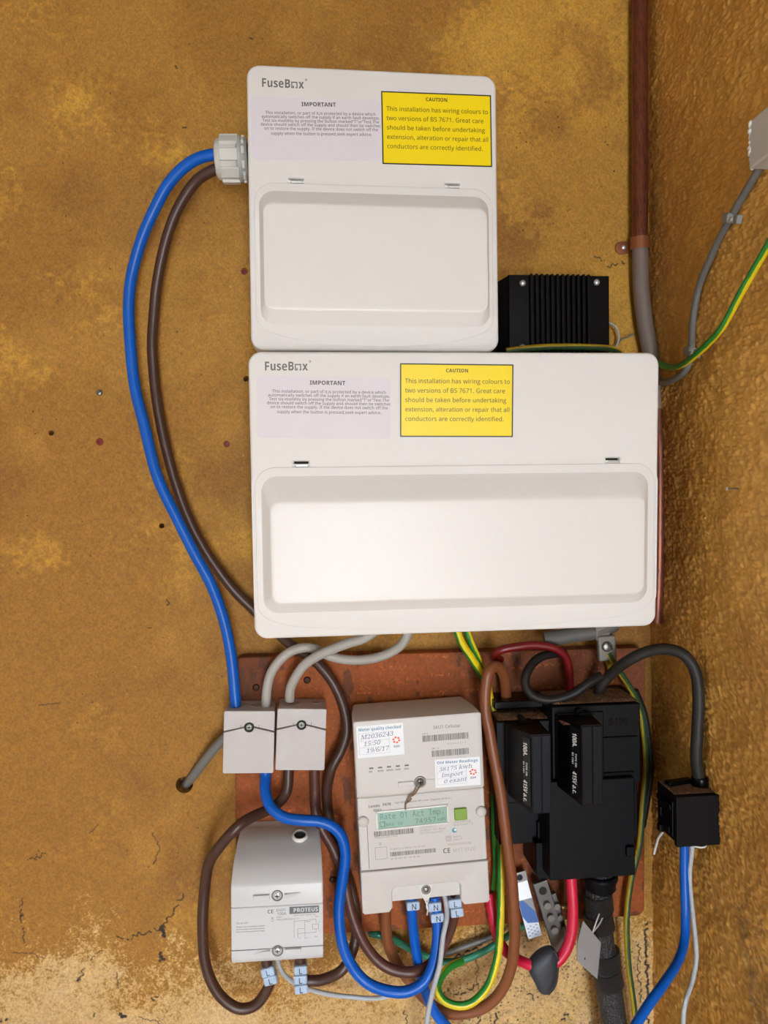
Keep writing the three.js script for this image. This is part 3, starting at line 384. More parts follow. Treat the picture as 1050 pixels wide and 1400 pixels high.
cable('earth_cable', 'green and yellow cable looping below the meter from behind its right edge', 'cable', [[7.0,1328.2,52.0],[12.8,1309.4,50.0],[24.1,1291.2,46.0],[36.0,1271.5,40.0],[43.9,1248.5,36.0],[48.7,1226.6,36.0],[51.2,1188.0,36.0],[51.7,1151.0,38.0],[51.6,1109.2,42.0],[50.2,1075.1,46.0],[47.9,1031.3,50.0],[44.6,1003.2,52.0],[34.7,975.8,54.0],[22.8,963.1,55.0],[12.6,958.9,56.0],[0.1,958.5,54.0],[-9.8,962.2,50.0],[-13.7,968.5,44.0],[-8.7,974.3,36.0],[1.6,978.6,28.0],[15.8,978.3,20.0]], 3.8, M.gy, null, 4, [[-1, 0, -0.45], 0.5]);
cable('earth_cable', 'thinner green and yellow cable beside it behind the meter edge', 'cable', [[16.7,1326.9,46.0],[24.0,1306.4,44.0],[35.6,1281.4,36.0],[44.0,1257.8,30.0],[47.0,1227.9,28.0],[48.4,1175.7,26.0],[48.6,1117.5,28.0],[49.7,1080.4,28.0],[48.3,1052.8,26.0]], 3.2, M.gy, null, 4, [[-1, 0, 0.3], 0.5]);
cable('green_wire', 'dull green wire running across behind the hanging cables below the meter', 'cable', [[-77.0,1007.4,10.0],[-55.8,1001.8,12.0],[-36.6,990.6,12.0],[-21.7,982.0,12.0],[-2.3,973.7,12.0],[15.4,975.2,14.0],[34.4,980.6,14.0],[50.5,988.5,14.0],[68.9,999.3,14.0],[84.3,1008.9,14.0]], 3.4, M.greenSheath);
cable('grey_wire', 'slack dull grey wire hanging below the backboard behind the loops', 'cable', [[-80.5,1008.2,6.0],[-65.7,1003.2,7.0],[-47.2,992.8,7.0],[-28.7,982.2,8.0],[-6.1,978.3,8.0],[24.4,986.7,8.0],[45.9,992.8,8.0],[62.9,1002.2,8.0]], 2.8, M.greyDark);

// ---------------------------------------------------------------- contactor
{
  const [x, y, z, w, h] = [-163.8,1069.6,88.0,81.3,71.1,-0.0129], t = thing('contactor', 'pale grey heavy contactor with a hooded top at the lower left', 'contactor', [x, y, 18], [0, 0, -0.013]);
  const D = z - 18, top = [-0.6,35.6][1], T2 = [-163.5,1122.0,66.0][1] - y, T3 = [-164.9,1129.3,36.0][1] - y, B = -h / 2, l1 = [-0.7,16.4][1], l2 = [-0.9,-22.6][1];
  const wide = z0 => w * (0.90 + 0.10 * z0 / D);
  const section = (pts, bev) => { // side profile swept across the width, sides drawing in towards the wall
    const g = new THREE.ExtrudeGeometry(poly(pts), { depth: 1 - 2 * 0.02, bevelEnabled: true, bevelThickness: 0.02, bevelSize: bev, bevelOffset: -bev, bevelSegments: 3 }); g.translate(0, 0, 0.02 - 0.5); g.rotateY(-Math.PI / 2);
    const p = g.attributes.position; for (let i = 0; i < p.count; i++) { const zz = Math.max(0, Math.min(D, p.getZ(i))); p.setX(i, -p.getX(i) * wide(zz)); } const ix = g.toNonIndexed(), q = ix.attributes.position; for (let i = 0; i < q.count; i += 3) { const a = [q.getX(i + 1), q.getY(i + 1), q.getZ(i + 1)]; q.setXYZ(i + 1, q.getX(i + 2), q.getY(i + 2), q.getZ(i + 2)); q.setXYZ(i + 2, ...a); } ix.computeVertexNormals(); return toCreasedNormals(ix, 0.5); };
  const Z = (yy, zz) => [zz, yy];
  obj('body', [section([Z(B + 1, 0.5), Z(B + 1, D - 3), Z(top, D - 3), Z(top + 6, D - 8), Z(T2, D - 30), Z(T3, 16), Z(T3 + 2, 0.5)], 0.8)], M.pvcCool, t);
  obj('top_cover', [section([Z(l1, D - 12), Z(l1, D), Z(top - 1, D), Z(top + 2, D - 1.6), Z(top + 9, D - 8.5), Z(top + 16, D - 17), Z(T2 + 1.5, D - 27), Z(T2 + 6, D - 34), Z(T3 + 1.5, 16), Z(T3 + 1.5, 12), Z(T2, D - 36)], 0.7)], M.pvcCool, t);
  obj('label_band', [section([Z(l2 + 0.5, D - 10), Z(l2 + 0.5, D - 0.5), Z(l1 - 0.6, D - 0.5), Z(l1 - 0.6, D - 10)], 0.4)], M.pvcCool, t);
  obj('lower_cover', [section([Z(B, D - 14), Z(B, D - 4), Z(B + 3, D - 1), Z(B + 6, D), Z(l2, D), Z(l2, D - 14)], 0.6)], M.pvcCool, t);
  const lt = canvasTex(1024, 500, (g, W, H) => {
    g.fillStyle = '#c8c9ca'; g.fillRect(0, 0, W, H); g.fillStyle = '#5a5d60'; g.font = 'bold 62px sans-serif'; g.fillText('CE', 395, 78); g.font = '48px sans-serif'; g.fillText('EH01', 500, 62); g.fillText('100A', 506, 106); g.font = '26px sans-serif'; g.fillText('230V ~', 500, 140); g.fillText('90% OVERLOAD AC1-3', 500, 170);
    g.fillRect(652, 12, 344, 88); g.fillStyle = '#c8c9ca'; g.font = 'bold 70px sans-serif'; g.textAlign = 'center'; g.fillText('\u25CEPROTEUS', 826, 82, 320); g.textAlign = 'left'; g.fillStyle = '#5a5d60'; g.font = '22px sans-serif'; g.fillText('HEAVY DUTY CONTACTOR', 700, 128); g.fillText('N/O', 950, 154);
    g.font = '30px sans-serif'; g.fillText('EN 60 439', 38, 190); g.font = 'bold 19px sans-serif'; ['This device must be installed by a competent', 'person in accordance with national wiring rules', 'before use and disconnected from supply'].forEach((s, i) => g.fillText(s, 36, 232 + i * 30, 330));
    g.font = '20px sans-serif'; g.lineWidth = 4; g.strokeStyle = '#63666a'; const ln = (...p) => { g.beginPath(); p.forEach(([a, b], i) => i ? g.lineTo(a, b) : g.moveTo(a, b)); g.stroke(); };
    ln([440, 124], [470, 160]); ln([470, 124], [440, 160]); ln([438, 176], [474, 176]);
    ln([705, 190], [705, 400]); ln([705, 190], [830, 190]); ln([830, 190], [830, 390]); ln([830, 190], [960, 180]); ln([960, 180], [960, 230]); ln([920, 240], [990, 240], [990, 300], [920, 300], [920, 240]); ln([745, 285], [830, 285]); ln([745, 285], [750, 400]); ln([750, 345], [960, 340], [960, 300]);
    g.fillText('L(Out)', 840, 210); g.fillText('SW L', 940, 402); g.fillText('L(In)', 822, 412); g.fillText('N', 765, 412); g.fillText('A1', 985, 225); g.fillText('A2', 985, 330); });
  obj('printed_label', plate(w - 3, l1 - l2 - 2.2, 0.3, 0.2, 0, (l1 + l2) / 2, D - 0.4), std(0xffffff, 0.4, { map: lt }), t);
  for (const [yy, s] of [[[-0.6,25.3][1], 1], [[-1.0,-24.6][1], -1]]) {
    obj('screw', [lathe([[0, 0.8], [2.4, 0.6], [3.4, -0.6], [0, -0.8]], 20).rotateX(Math.PI / 2).translate(0, yy, D + 0.2)], M.steel, t); obj('screw_cross', [bx(3.6, 0.8, 0.4, 0, yy, D + 0.9), bx(0.8, 3.6, 0.4, 0, yy, D + 0.9)], M.slot, t); obj('screw_collar', new THREE.TorusGeometry(4.4, 0.7, 8, 24).translate(0, yy, D), M.greyDark, t);
    for (const q of [-1, 1]) { const g = q === s ? hull([[q * 6.5, yy - 2, D - 0.5], [q * 6.5, yy + 2.2, D - 0.5], [q * 6.5, yy - 2, D + 2.4], [q * 6.5, yy + 1.6, D + 2.4], [q * 21, yy + 2 * s, D + 0.2], [q * 21, yy + 0.6 * s, D - 0.5]]) : rb(14.5, 4, 5, 0.6, q * 13.8, yy, D); obj('ridge', g, M.pvcCool, t); }
  }
  const kp = [-144.4,1125.0,49.0], kx = kp[0] - x, ky = kp[1] - y, ka = Math.atan2(T3 - T2, 27); obj('knockout_ring', [lathe([[5.4, 6.5], [6.4, 7], [7.2, 6.2], [8, 2], [8, -8], [5.4, -8]], 28).rotateX(ka).translate(kx, ky, 30)], std(0xdedcd8, 0.4), t, 'raised white rim of the top cable hole');
  obj('knockout_hole', lathe([[0, 4.4], [5.6, 4.4], [5.6, -3], [0, -3]], 24).rotateX(ka).translate(kx, ky, 30), std(0x4a4542, 0.8), t);
  obj('top_ridge', rb(34, 1, 2.2, 0.4, kx - 28, ky, 30), M.pvcCool, t);
}

// ---------------------------------------------------------------- electricity meter
{
  const [x, y, z, w, h, a] = [-31.6,1159.8,84.0,117.6,177.2,0.0333], D = z - 18, t = thing('electricity_meter', 'cream electricity meter with a green display and handwritten stickers', 'electricity meter', [x, y, 18], [0, 0, a]);
  const T = h / 2, B = -h / 2, split = [-0.7,18.3][1], tb = [-0.6,-49.3][1];
  obj('case', loft([ring(w - 10, h - 20, 3, -2, 4, 0.5), ring(w - 10, h - 18, 3, -2, 4, 8), ring(w - 4, h - 8, 3, 0, 3, D - 16), ring(w - 4, h - 8, 3, 0, 3, D - 6)], 0.6), M.pvcMeter, t);
  obj('top_cover', loft([ring(w - 9, T - split, 3, -2, (T + split) / 2, 12), ring(w - 2, T - split, 3, -0.5, (T + split) / 2, D * 0.55), ring(w, T - split, 2.5, 0, (T + split) / 2, D - 1.6), ring(w - 1.2, T - split - 1, 2.4, 0, (T + split) / 2 + 0.2, D - 0.5), ring(w - 3, T - split - 3, 2, 0, (T + split) / 2 + 0.2, D - 0.1), ring(w - 8, T - split - 8, 2, 0, (T + split) / 2 + 0.2, D)], 0.6), M.pvcMeter, t);
  obj('middle_housing', [rb(w - 0.6, split - tb - 0.4, D - 14, 1.6, 0, (split + tb) / 2, 14 + (D - 14) / 2 - 1.6)], M.pvcMeter, t);
  const nl = [-31.2,-71.3][0], nr = [32.2,-72.2][0], ny = [1.3,-66.4][1];
  { const s = new THREE.Shape(); s.moveTo(-w / 2, tb - 0.3); s.lineTo(-w / 2, B + 2); s.lineTo(-w / 2 + 2, B); s.lineTo(nl - 3, B); s.lineTo(nl, B + 4); s.lineTo(nl, ny - 5); s.absarc(nl + 5, ny - 5, 5, Math.PI, Math.PI / 2, true); s.lineTo(nr - 5, ny); s.absarc(nr - 5, ny - 5, 5, Math.PI / 2, 0, true); s.lineTo(nr, B + 4); s.lineTo(nr + 3, B); s.lineTo(w / 2 - 2, B); s.lineTo(w / 2, B + 2); s.lineTo(w / 2, tb - 0.3); s.closePath();
    obj('terminal_cover', [ext(s, D - 20, 1.3, 20 - 0.4), rb(nr - nl + 6, ny - B - 12, D - 30, 1, (nl + nr) / 2, (ny + B + 12) / 2 + 1, (D - 30) / 2 + 18)], M.pvcMeter, t); }
  // print on the top cover
  const bar = (g, x0, y0, W, H, seed) => { const R = rng(seed); let p = x0; while (p < x0 + W) { const a2 = 2 + 6 * R(); g.fillRect(p, y0, Math.min(a2, x0 + W - p), H); p += a2 + 2 + 4 * R(); } };
  const base = '#c8c4c1', ink = '#4b4947', tw = w - 9, th = T - split - 9;
  const k = 1024 / tw, ht = Math.round(th * k);
  obj('top_print', plate(tw, th, 0.5, 0.15, 0, (T + split) / 2 + 0.2, D - 0.05), std(0xffffff, 0.45, { map: canvasTex(1024, ht, (g, W, H) => {
    g.fillStyle = base; g.fillRect(0, 0, W, H); g.fillStyle = ink; g.font = '40px sans-serif'; g.fillText('SKU1 Cellular', 640, H * 0.13);
    g.font = '16px sans-serif'; g.fillText('GUP ID', 545, H * 0.2); bar(g, 545, H * 0.215, 400, 54, 3); g.font = '18px monospace'; g.fillText('8 5 0 4 3 2 1 7', 760, H * 0.375); g.fillText('IMP ID', 620, H * 0.43); bar(g, 620, H * 0.45, 320, 54, 4); g.fillText('8 4 0 3 2 2 1 6', 755, H * 0.61);
    ['SW', 'WAN', 'MESH', 'HAN', 'GAS'].forEach((s, i) => { g.fillRect(76 + i * 76, H * 0.625, 36, 13); g.font = 'bold 22px sans-serif'; g.fillText(s, 70 + i * 76, H * 0.70); }); }) }), t);
  const flower = (g, cx, cy, r) => { g.fillStyle = '#e0563a'; for (let i = 0; i < 6; i++) { const an = i * Math.PI / 3 + 0.3; g.beginPath(); g.arc(cx + r * 0.62 * Math.cos(an), cy + r * 0.62 * Math.sin(an), r * 0.24, 0, 7); g.fill(); } };
  const hand = (g, s, x0, y0, size) => { g.save(); g.translate(x0, y0); g.rotate(-0.06); g.font = `italic ${size}px serif`; g.fillText(s, 0, 0); g.restore(); };
  const note = (title, lines) => canvasTex(512, 400, (g, W, H) => {
    g.fillStyle = '#eceff3'; g.fillRect(0, 0, W, H); g.fillStyle = '#3f7fa8'; g.font = 'bold 54px sans-serif'; g.fillText(title, 22, 66, W - 44); g.strokeStyle = '#9fb3c6'; g.lineWidth = 3; g.strokeRect(22, 96, 330, 262); g.beginPath(); g.moveTo(22, 190); g.lineTo(352, 190); g.moveTo(22, 275); g.lineTo(352, 275); g.stroke();
    g.fillStyle = '#4c5a86'; lines.forEach((s, i) => hand(g, s, 40 + 26 * i, 170 + i * 86, 74)); flower(g, 430, 210, 52); g.fillStyle = '#2d3a6e'; g.font = 'bold 38px sans-serif'; g.fillText('EDF', 396, 304); });
  const q1 = span([-56.0,84.5], [-13.5,84.5], [-13.6,55.7], [-56.1,55.2]), q2 = span([13.5,48.1], [54.9,48.0], [55.7,21.5], [13.7,22.5]);
  obj('quality_sticker', plate(q1[2], q1[3], 0.3, 0.25).rotateZ(q1[4]).translate(q1[0], q1[1], D + 0.05), std(0xffffff, 0.5, { map: note('Meter quality checked', ['M2036243', '15:50', '19/6/17']) }), t, 'white sticker headed Meter quality checked');
  obj('readings_sticker', plate(q2[2], q2[3], 0.3, 0.25).rotateZ(q2[4]).translate(q2[0], q2[1], D + 0.05), std(0xffffff, 0.5, { map: note('Old Meter Readings', ['38175 kwh', 'Import', '0 exant']) }), t, 'white sticker headed Old Meter Readings');
  // lower face: print, display, button, barcodes
  const px = -w / 2 + 10, pw = w - 14, ph = split - tb - 3, py = (split + tb) / 2 - 0.5, kk = 1024 / pw, hh = Math.round(ph * kk);
  obj('face_print', plate(pw, ph, 0.5, 0.15, px + pw / 2, py, D - 1.55), std(0xffffff, 0.45, { map: canvasTex(1024, hh, (g, W, H) => {
    g.fillStyle = '#c5c1be'; g.fillRect(0, 0, W, H); g.fillStyle = ink; g.font = 'bold 34px sans-serif'; g.fillText('Landis', 0, H * 0.115); g.fillText('Gyr+', 44, H * 0.175); g.fillText('E470', 130, H * 0.105); g.font = '22px sans-serif'; g.fillText('Type 5424   Electronic kWh meter  Polyphase  BS EN 5', 240, H * 0.09, 500);
    bar(g, 40, H * 0.46, 360, 46, 7); g.font = '40px sans-serif'; g.fillStyle = '#8c8883'; g.fillText('ML2036743', 42, H * 0.56); g.fillText('B', 80, H * 0.665); g.strokeStyle = '#8b8781'; g.lineWidth = 4; g.strokeRect(44, H * 0.69, 104, 108); g.font = '26px sans-serif'; g.fillText('Property of Meter Fit 20 Ltd', 175, H * 0.745); g.fillStyle = ink; bar(g, 175, H * 0.775, 415, 38, 8); g.font = '20px monospace'; g.fillText('20 00 473 00 110 38 86', 178, H * 0.88);
    g.fillStyle = '#96928d'; g.font = '28px sans-serif'; g.fillText('2L4100R02-L', 450, H * 0.475); g.fillText('LA50(02)  10(2 Wire)', 450, H * 0.52, 240); g.fillText('2017/Protected/E', 450, H * 0.56, 220); g.fillText('Imp/kWh GB', 765, H * 0.445); g.fillText('kvar/kvarh T.S.', 765, H * 0.485); g.strokeRect(690, H * 0.62, 44, 44); g.strokeRect(700, H * 0.635, 24, 24); g.fillText('active', 755, H * 0.65); g.fillText('class B', 755, H * 0.69);
    g.fillText('TP0C0010005-0M', 700, H * 0.76); g.fillStyle = '#55524f'; g.font = 'bold 60px sans-serif'; g.fillText('CE', 655, H * 0.86); g.fillStyle = '#a09c97'; g.font = '48px sans-serif'; g.fillText('M17 0120', 745, H * 0.86); g.fillStyle = '#3b8fa0'; g.beginPath(); g.arc(770, H * 0.545, 22, 0, 7); g.fill(); g.fillStyle = '#cfe3e2'; g.beginPath(); g.arc(778, H * 0.54, 12, 0, 7); g.fill(); g.strokeStyle = '#a39f99'; g.lineWidth = 3; g.beginPath(); g.moveTo(735, H * 0.105); g.lineTo(750, H * 0.06); g.lineTo(765, H * 0.105); g.stroke(); }) }), t);
  const d1 = span([-41.2,3.7], [22.3,4.1], [22.9,-10.1], [-40.2,-11.1]);
  const lcd = obj('display', plate(d1[2], d1[3], 0.4, 1.2).rotateZ(d1[4]).translate(d1[0], d1[1], D - 1.8), phy(0xffffff, 0.25, { clearcoat: 0.6, map: canvasTex(512, 128, (g, W, H) => { g.fillStyle = '#7ba595'; g.fillRect(0, 0, W, H); g.fillStyle = '#3f675f'; g.font = '62px monospace'; g.fillText('Rate 01 Act Imp.', 14, 56, W - 28); g.font = '54px monospace'; g.fillText('1', 30, 116); g.fillText('74957', 270, 116); g.strokeStyle = '#3f675f'; g.lineWidth = 5; g.strokeRect(16, 74, 34, 38); g.font = '34px monospace'; g.fillText('MAX 1W', 58, 112); g.fillText('kWh', 440, 112); }) }), t, 'green liquid crystal display');
  obj('display_bezel', [bx(d1[2] + 3, 1.4, 1.6, 0, d1[3] / 2 + 0.9, 0), bx(d1[2] + 3, 1.2, 1.6, 0, -d1[3] / 2 - 0.8, 0), bx(1.4, d1[3] + 2, 1.6, -d1[2] / 2 - 0.8, 0, 0), bx(1.4, d1[3] + 2, 1.6, d1[2] / 2 + 0.8, 0, 0)].map(g => g.rotateZ(d1[4]).translate(d1[0], d1[1], D - 1)), std(0xd9d8d4, 0.35), t);
  const gb = [35.4,-3.8]; obj('button', rb(11.6, 10.8, 4, 0.8, gb[0], gb[1], D - 0.6), std(0x74981a, 0.4), t, 'green push button');
  for (const [sx, sy] of [[-53.8,-3.2], [54.5,-3.5]]) obj('side_screw', [lathe([[0, 3], [3.6, 2.6], [5, 1], [5.2, -2], [0, -2]], 22).rotateX(Math.PI / 2).translate(sx, sy, D - 1.4)], M.pvcMeter, t);
  obj('side_groove', bx(0.6, ph * 0.72, 0.4, px - 1.8, py - ph * 0.12, D - 1.4), M.greyDark, t);
  { const s = [-0.5,29.1]; obj('cover_screw', [lathe([[0, 1.2], [2.4, 1], [3.6, -0.4], [3.8, -1], [0, -1]], 20).rotateX(Math.PI / 2).translate(s[0], s[1], D + 0.6), new THREE.TorusGeometry(4.7, 0.8, 8, 26).translate(s[0], s[1], D + 0.3)], M.darkSteel, t); obj('screw_cross', [bx(4.4, 1, 0.5, s[0], s[1], D + 1.6), bx(1, 4.4, 0.5, s[0], s[1], D + 1.6)], M.slot, t);
    obj('cover_rib', [rb(15, 4.6, 2.4, 1, s[0] - 13, s[1] - 0.6, D + 0.2), rb(9, 2.4, 1.6, 0.6, s[0] + 8.5, s[1] + 0.8, D)], M.pvcMeter, t);
    obj('seal_wire', [...tube([[s[0] - 3.5, s[1] - 2, D + 1], [s[0] - 6, s[1] - 8, D + 2.6], [s[0] - 9, s[1] - 11, D + 3], [s[0] - 6.5, s[1] - 9.5, D + 4.4], [s[0] - 1.5, s[1] - 5, D + 1.6], [s[0] + 3, s[1] - 2.5, D + 1]], 0.6, 8, 1), ...tube([[s[0] - 9, s[1] - 11, D + 3], [s[0] - 12, s[1] - 14, D + 2.4], [s[0] - 10, s[1] - 15, D + 3], [s[0] - 14, s[1] - 18, D + 1.4], [s[0] - 14.6, s[1] - 24, D + 1]], 0.7, 8, 1), ...tube([[s[0] - 7, s[1] - 9, D + 3], [s[0] - 11, s[1] - 12, D + 2.4], [s[0] - 9, s[1] - 13.5, D + 3], [s[0] - 13, s[1] - 16, D + 1.4]], 0.7, 8, 1)], std(0x8d7862, 0.45, { metalness: 0.6 }), t); }
  { const s = [0.4,-71.7]; obj('terminal_tab', [ext(poly([[s[0] - 7, ny - 0.5], [s[0] + 7, ny - 0.5], [s[0] + 5, s[1] - 4], [s[0] + 1.6, s[1] - 11], [s[0] - 1.6, s[1] - 11], [s[0] - 5, s[1] - 4]]), 4, 0.6, D - 6)], std(0xdad8d3, 0.4), t); obj('terminal_screw', [lathe([[0, 1], [2.4, 0.8], [3.2, -0.5], [0, -1]], 18).rotateX(Math.PI / 2).translate(s[0], s[1], D - 1.6), new THREE.TorusGeometry(3.9, 0.5, 8, 22).translate(s[0], s[1], D - 1.8)], M.darkSteel, t);
    obj('terminal_seal', [...tube([[s[0] - 1, s[1] - 10, D - 2], [s[0] + 0.6, s[1] - 17, D - 1], [s[0] - 0.4, s[1] - 23, D - 1]], 0.8, 8, 1), ...tube([[s[0] + 1.6, s[1] - 10, D - 2], [s[0] - 0.6, s[1] - 15, D - 0.6], [s[0] + 1.2, s[1] - 20, D - 0.8]], 0.7, 8, 1)], M.steel, t); }
}

// ---------------------------------------------------------------- service fuse block
{
  const o = [126.7,1142.3,18.0], t = thing('fuse_block', 'black dusty service fuse block on the right of the backboard', 'fuse block', o), T = p => [p[0] - o[0], p[1] - o[1], p[2] - o[2]], H = pts => hull(pts.map(T));
  const slab = ([xl, yt, xr, yb, zf], zb) => rb(xr - xl, yt - yb, zf - zb, 1.4, (xl + xr) / 2 - o[0], (yt + yb) / 2 - o[1], (zf + zb) / 2 - o[2]);
  obj('base', [slab([47.7,1232.8,186.5,1110.1,52], 18.6), slab([84.0,1132.6,179.8,1075.9,56], 18.6)], M.blackPlastic, t);
  obj('upper_cover', [slab([91.7,1250.9,177.0,1176.4,80], 30)], M.blackPlastic, t);
  obj('lower_cover', [slab([86.2,1183.3,168.4,1090.6,86], 30), slab([80.0,1116.0,99.3,1082.8,64], 20), slab([158.4,1120.0,166.8,1110.3,90], 60)], M.navyBlack || (M.navyBlack = phy(0x0b0c0f, 0.45, { specularIntensity: 0.28 })), t);
  obj('top_bar', [slab([57.5,1249.0,94.1,1240.4,40], 20), slab([132.7,1252.1,185.0,1245.6,40], 20), slab([44.8,1249.1,99.7,1241.3,50], 19)], M.blackGloss, t);
  obj('step', [slab([124.6,1220.6,173.3,1219.2,82], 70), slab([140.5,1187.2,170.2,1185.8,82], 70)], M.blackPlastic, t);
  const e = txt('51S0', 6.4, bold, 0.6), ep = T([145.9,1231.1,80.0]); obj('embossed_mark', e.translate(ep[0], ep[1], ep[2] - 0.2), M.blackGloss, t);
  const dustTop = (a, b, zf, zb) => { const R = rng(Math.round(400 + a[0])), nx = 24, nz = 12, pos = [], uv = [], idx = []; for (let j = 0; j <= nz; j++) for (let i = 0; i <= nx; i++) { pos.push(a[0] + (b[0] - a[0]) * i / nx - o[0], a[1] - o[1] + 0.4 + (j && j < nz && i && i < nx ? 1.4 * R() : 0), zb + (zf - zb) * j / nz - o[2]); uv.push(pos[pos.length - 3] / 50, pos[pos.length - 1] / 50); } for (let j = 0; j < nz; j++) for (let i = 0; i < nx; i++) { const q = j * (nx + 1) + i; idx.push(q, q + nx + 1, q + 1, q + 1, q + nx + 1, q + nx + 2); } const g = new THREE.BufferGeometry(); g.setAttribute('position', new THREE.Float32BufferAttribute(pos, 3)); g.setAttribute('uv', new THREE.Float32BufferAttribute(uv, 2)); g.setIndex(idx); g.computeVertexNormals(); return g; };
  const dust = obj('dust', [dustTop([94.2,1252.0,78.0], [176.8,1248.5,78.0], 78, 31), dustTop([43.7,1236.0,68.0], [95.1,1233.8,68.0], 68, 31), dustTop([94.2,1241.0,104.0], [130.7,1239.4,104.0], 104, 80)], M.dust, t, 'brown dust lying on the top edges'); dust.userData.kind = 'stuff';
  const lab = canvasTex(128, 512, (g, W, Hh) => { g.fillStyle = '#0b0b0c'; g.fillRect(0, 0, W, Hh); g.fillStyle = '#f4f2ee'; g.translate(W, 0); g.rotate(Math.PI / 2); g.font = 'bold 74px sans-serif'; g.fillText('100A.', 40, 92, 110); g.font = 'bold 30px sans-serif'; g.fillText('TYPE IIb', 190, 62, 104); g.fillText('BS 1361', 190, 102, 90); g.font = 'bold 74px sans-serif'; g.fillText('415V a.c.', 330, 96, 170); });
  const labelMat = std(0xffffff, 0.4, { map: lab });
  // each carrier: housing behind, sloping label face on its left, ribbed front
  for (const c of [{ house: [41.4,1235.6,94.8,1157.9,70], x: [[48.1,1197.5,84.0][0], [56.6,1202.3,98.0][0], [62.6,1207.3,112.0][0], [79.8,1206.4,112.0][0]], top: [71.5,1236.8,112.0][1], low: [70.7,1166.3,112.0][1], z: [84, 98, 112], m: M.navyPlastic },
    { house: [95.9,1245.3,140.7,1180.8,82], x: [[93.8,1203.4,88.0][0], [100.6,1208.2,102.0][0], [106.3,1213.1,116.0][0], [125.6,1212.1,116.0][0]], top: [115.3,1244.5,116.0][1], low: [114.6,1172.8,116.0][1], z: [88, 102, 116], m: M.blackPlastic }]) {
    const K = obj('fuse_carrier', slab(c.house, 40), M.blackPlastic, t), [xa, xb, xc, xd] = c.x, [za, zb, zf] = c.z, hz = c.house[4], pts = [];
    for (const [xx, zz, up, dn] of [[xc, zf, 0, 0], [xd, zf, 0, 0], [xd + 2, hz - 6, 1, 9], [xa + 2, hz - 6, 1, 9], [xa, za, 1, 7], [xb, zb, 0.4, 3]]) pts.push([xx, c.top - up, zz], [xx, c.low + dn, zz]);
    obj('handle', H(pts), M.blackGloss, K);
    const fw = xd - xc - 1, fh = c.top - c.low - 2, fy = (c.top + c.low) / 2 - o[1], fx = xc + 0.5 - o[0];
    obj('front_rib', rb(fw * 0.48, fh, 2, 0.5, fx + fw * 0.25, fy, zf - o[2]), c.m, K); obj('front_rib', rb(fw * 0.46, fh, 2, 0.5, fx + fw * 0.76, fy, zf - o[2]), c.m, K);
    const hx = (c.house[0] + c.house[2]) / 2 - o[0]; obj('latch', [rb(11, 9, 14, 1.5, hx + 2, c.house[1] - 3 - o[1], hz - o[2]), cyl(3.4, 12, hx - 2, c.house[1] + 1 - o[1], hz - 2 - o[2])], M.blackGloss, K);
    const A = T([xb, c.top - 2, zb]), B = T([xc, c.top - 2, zf]), dx = B[0] - A[0], dz = B[2] - A[2], wd = Math.hypot(dx, dz), ang = Math.atan2(dz, dx);
    obj('rating_label', plate(wd * 0.86, fh - 8, 0.3, 0.3).rotateY(-ang).translate((A[0] + B[0]) / 2 - Math.sin(ang) * 0.5, fy + 1, (A[2] + B[2]) / 2 + Math.cos(ang) * 0.5), labelMat, K, 'white lettered rating on the slanted face');
  }
}

// ---------------------------------------------------------------- cables round the fuse block
cable('red_cable', 'dark red cable folding over into the top of the fuse block', 'cable', [[56.1,1285.0,30.0],[47.8,1291.2,40.0],[50.7,1297.4,46.0],[66.6,1301.1,48.0],[87.9,1302.2,48.0],[104.6,1298.7,48.0],[116.1,1290.7,46.0],[121.8,1275.9,42.0],[124.4,1252.5,36.0]], 4.0, M.red);
cable('black_cable', 'black cable curled in an open ring above the fuse block', 'cable', [[120.3,1290.1,34.0],[106.9,1291.5,40.0],[89.2,1289.3,48.0],[76.6,1280.3,56.0],[72.4,1268.8,60.0],[77.5,1258.4,64.0],[92.5,1254.1,68.0],[113.9,1259.8,72.0],[131.0,1270.2,72.0],[143.3,1275.5,70.0]], 4.4, M.rubber);
cable('black_cable', 'thick charcoal cable arching from the fuse block over to the small black side box', 'cable', [[148.9,1252.5,48.0],[150.3,1261.5,52.0],[157.5,1273.4,58.0],[167.6,1291.7,78.0],[182.5,1301.6,88.0],[195.9,1305.0,98.0],[207.0,1300.6,106.0],[214.5,1287.3,110.0],[216.7,1265.9,112.0],[215.5,1232.8,112.0],[215.4,1205.4,110.0],[219.8,1181.0,108.0],[221.0,1167.1,107.0]], 5.2, phy(0x2a2724, 0.5, { specularIntensity: 0.6 }));
{ const t = thing('earth_clamp', 'grey metal clamp with a slotted screw just below the lower fuse box', 'clamp', [158.2,1297.8,46.0], [0, 0, 0.05]);
  obj('strap', [rb(18, 25, 7, 2, 0, -1, 0), rb(14, 22, 4, 1, -3, 18, -1)], std(0x77726a, 0.55, { metalness: 0.3 }), t);
  obj('screw', lathe([[0, 2.6], [3.5, 2.3], [5, 1], [5.2, -1], [0, -1]], 22).rotateX(Math.PI / 2).translate(-1, 1, 4), M.darkSteel, t); obj('slot', bx(8.6, 1.1, 0.6, -1, 1, 6.5).rotateZ(-0.9).translate(1, 0.4, 0), M.slot, t); }
cable('grey_conduit', 'stub of thick grey sheathed cable held in the metal clamp', 'cable', [[99.6,1304.7,34.0],[110.8,1306.2,36.0],[132.5,1309.4,38.0],[155.6,1312.7,40.0],[169.1,1319.5,40.0]], 7.6, std(0x5a5652, 0.6));
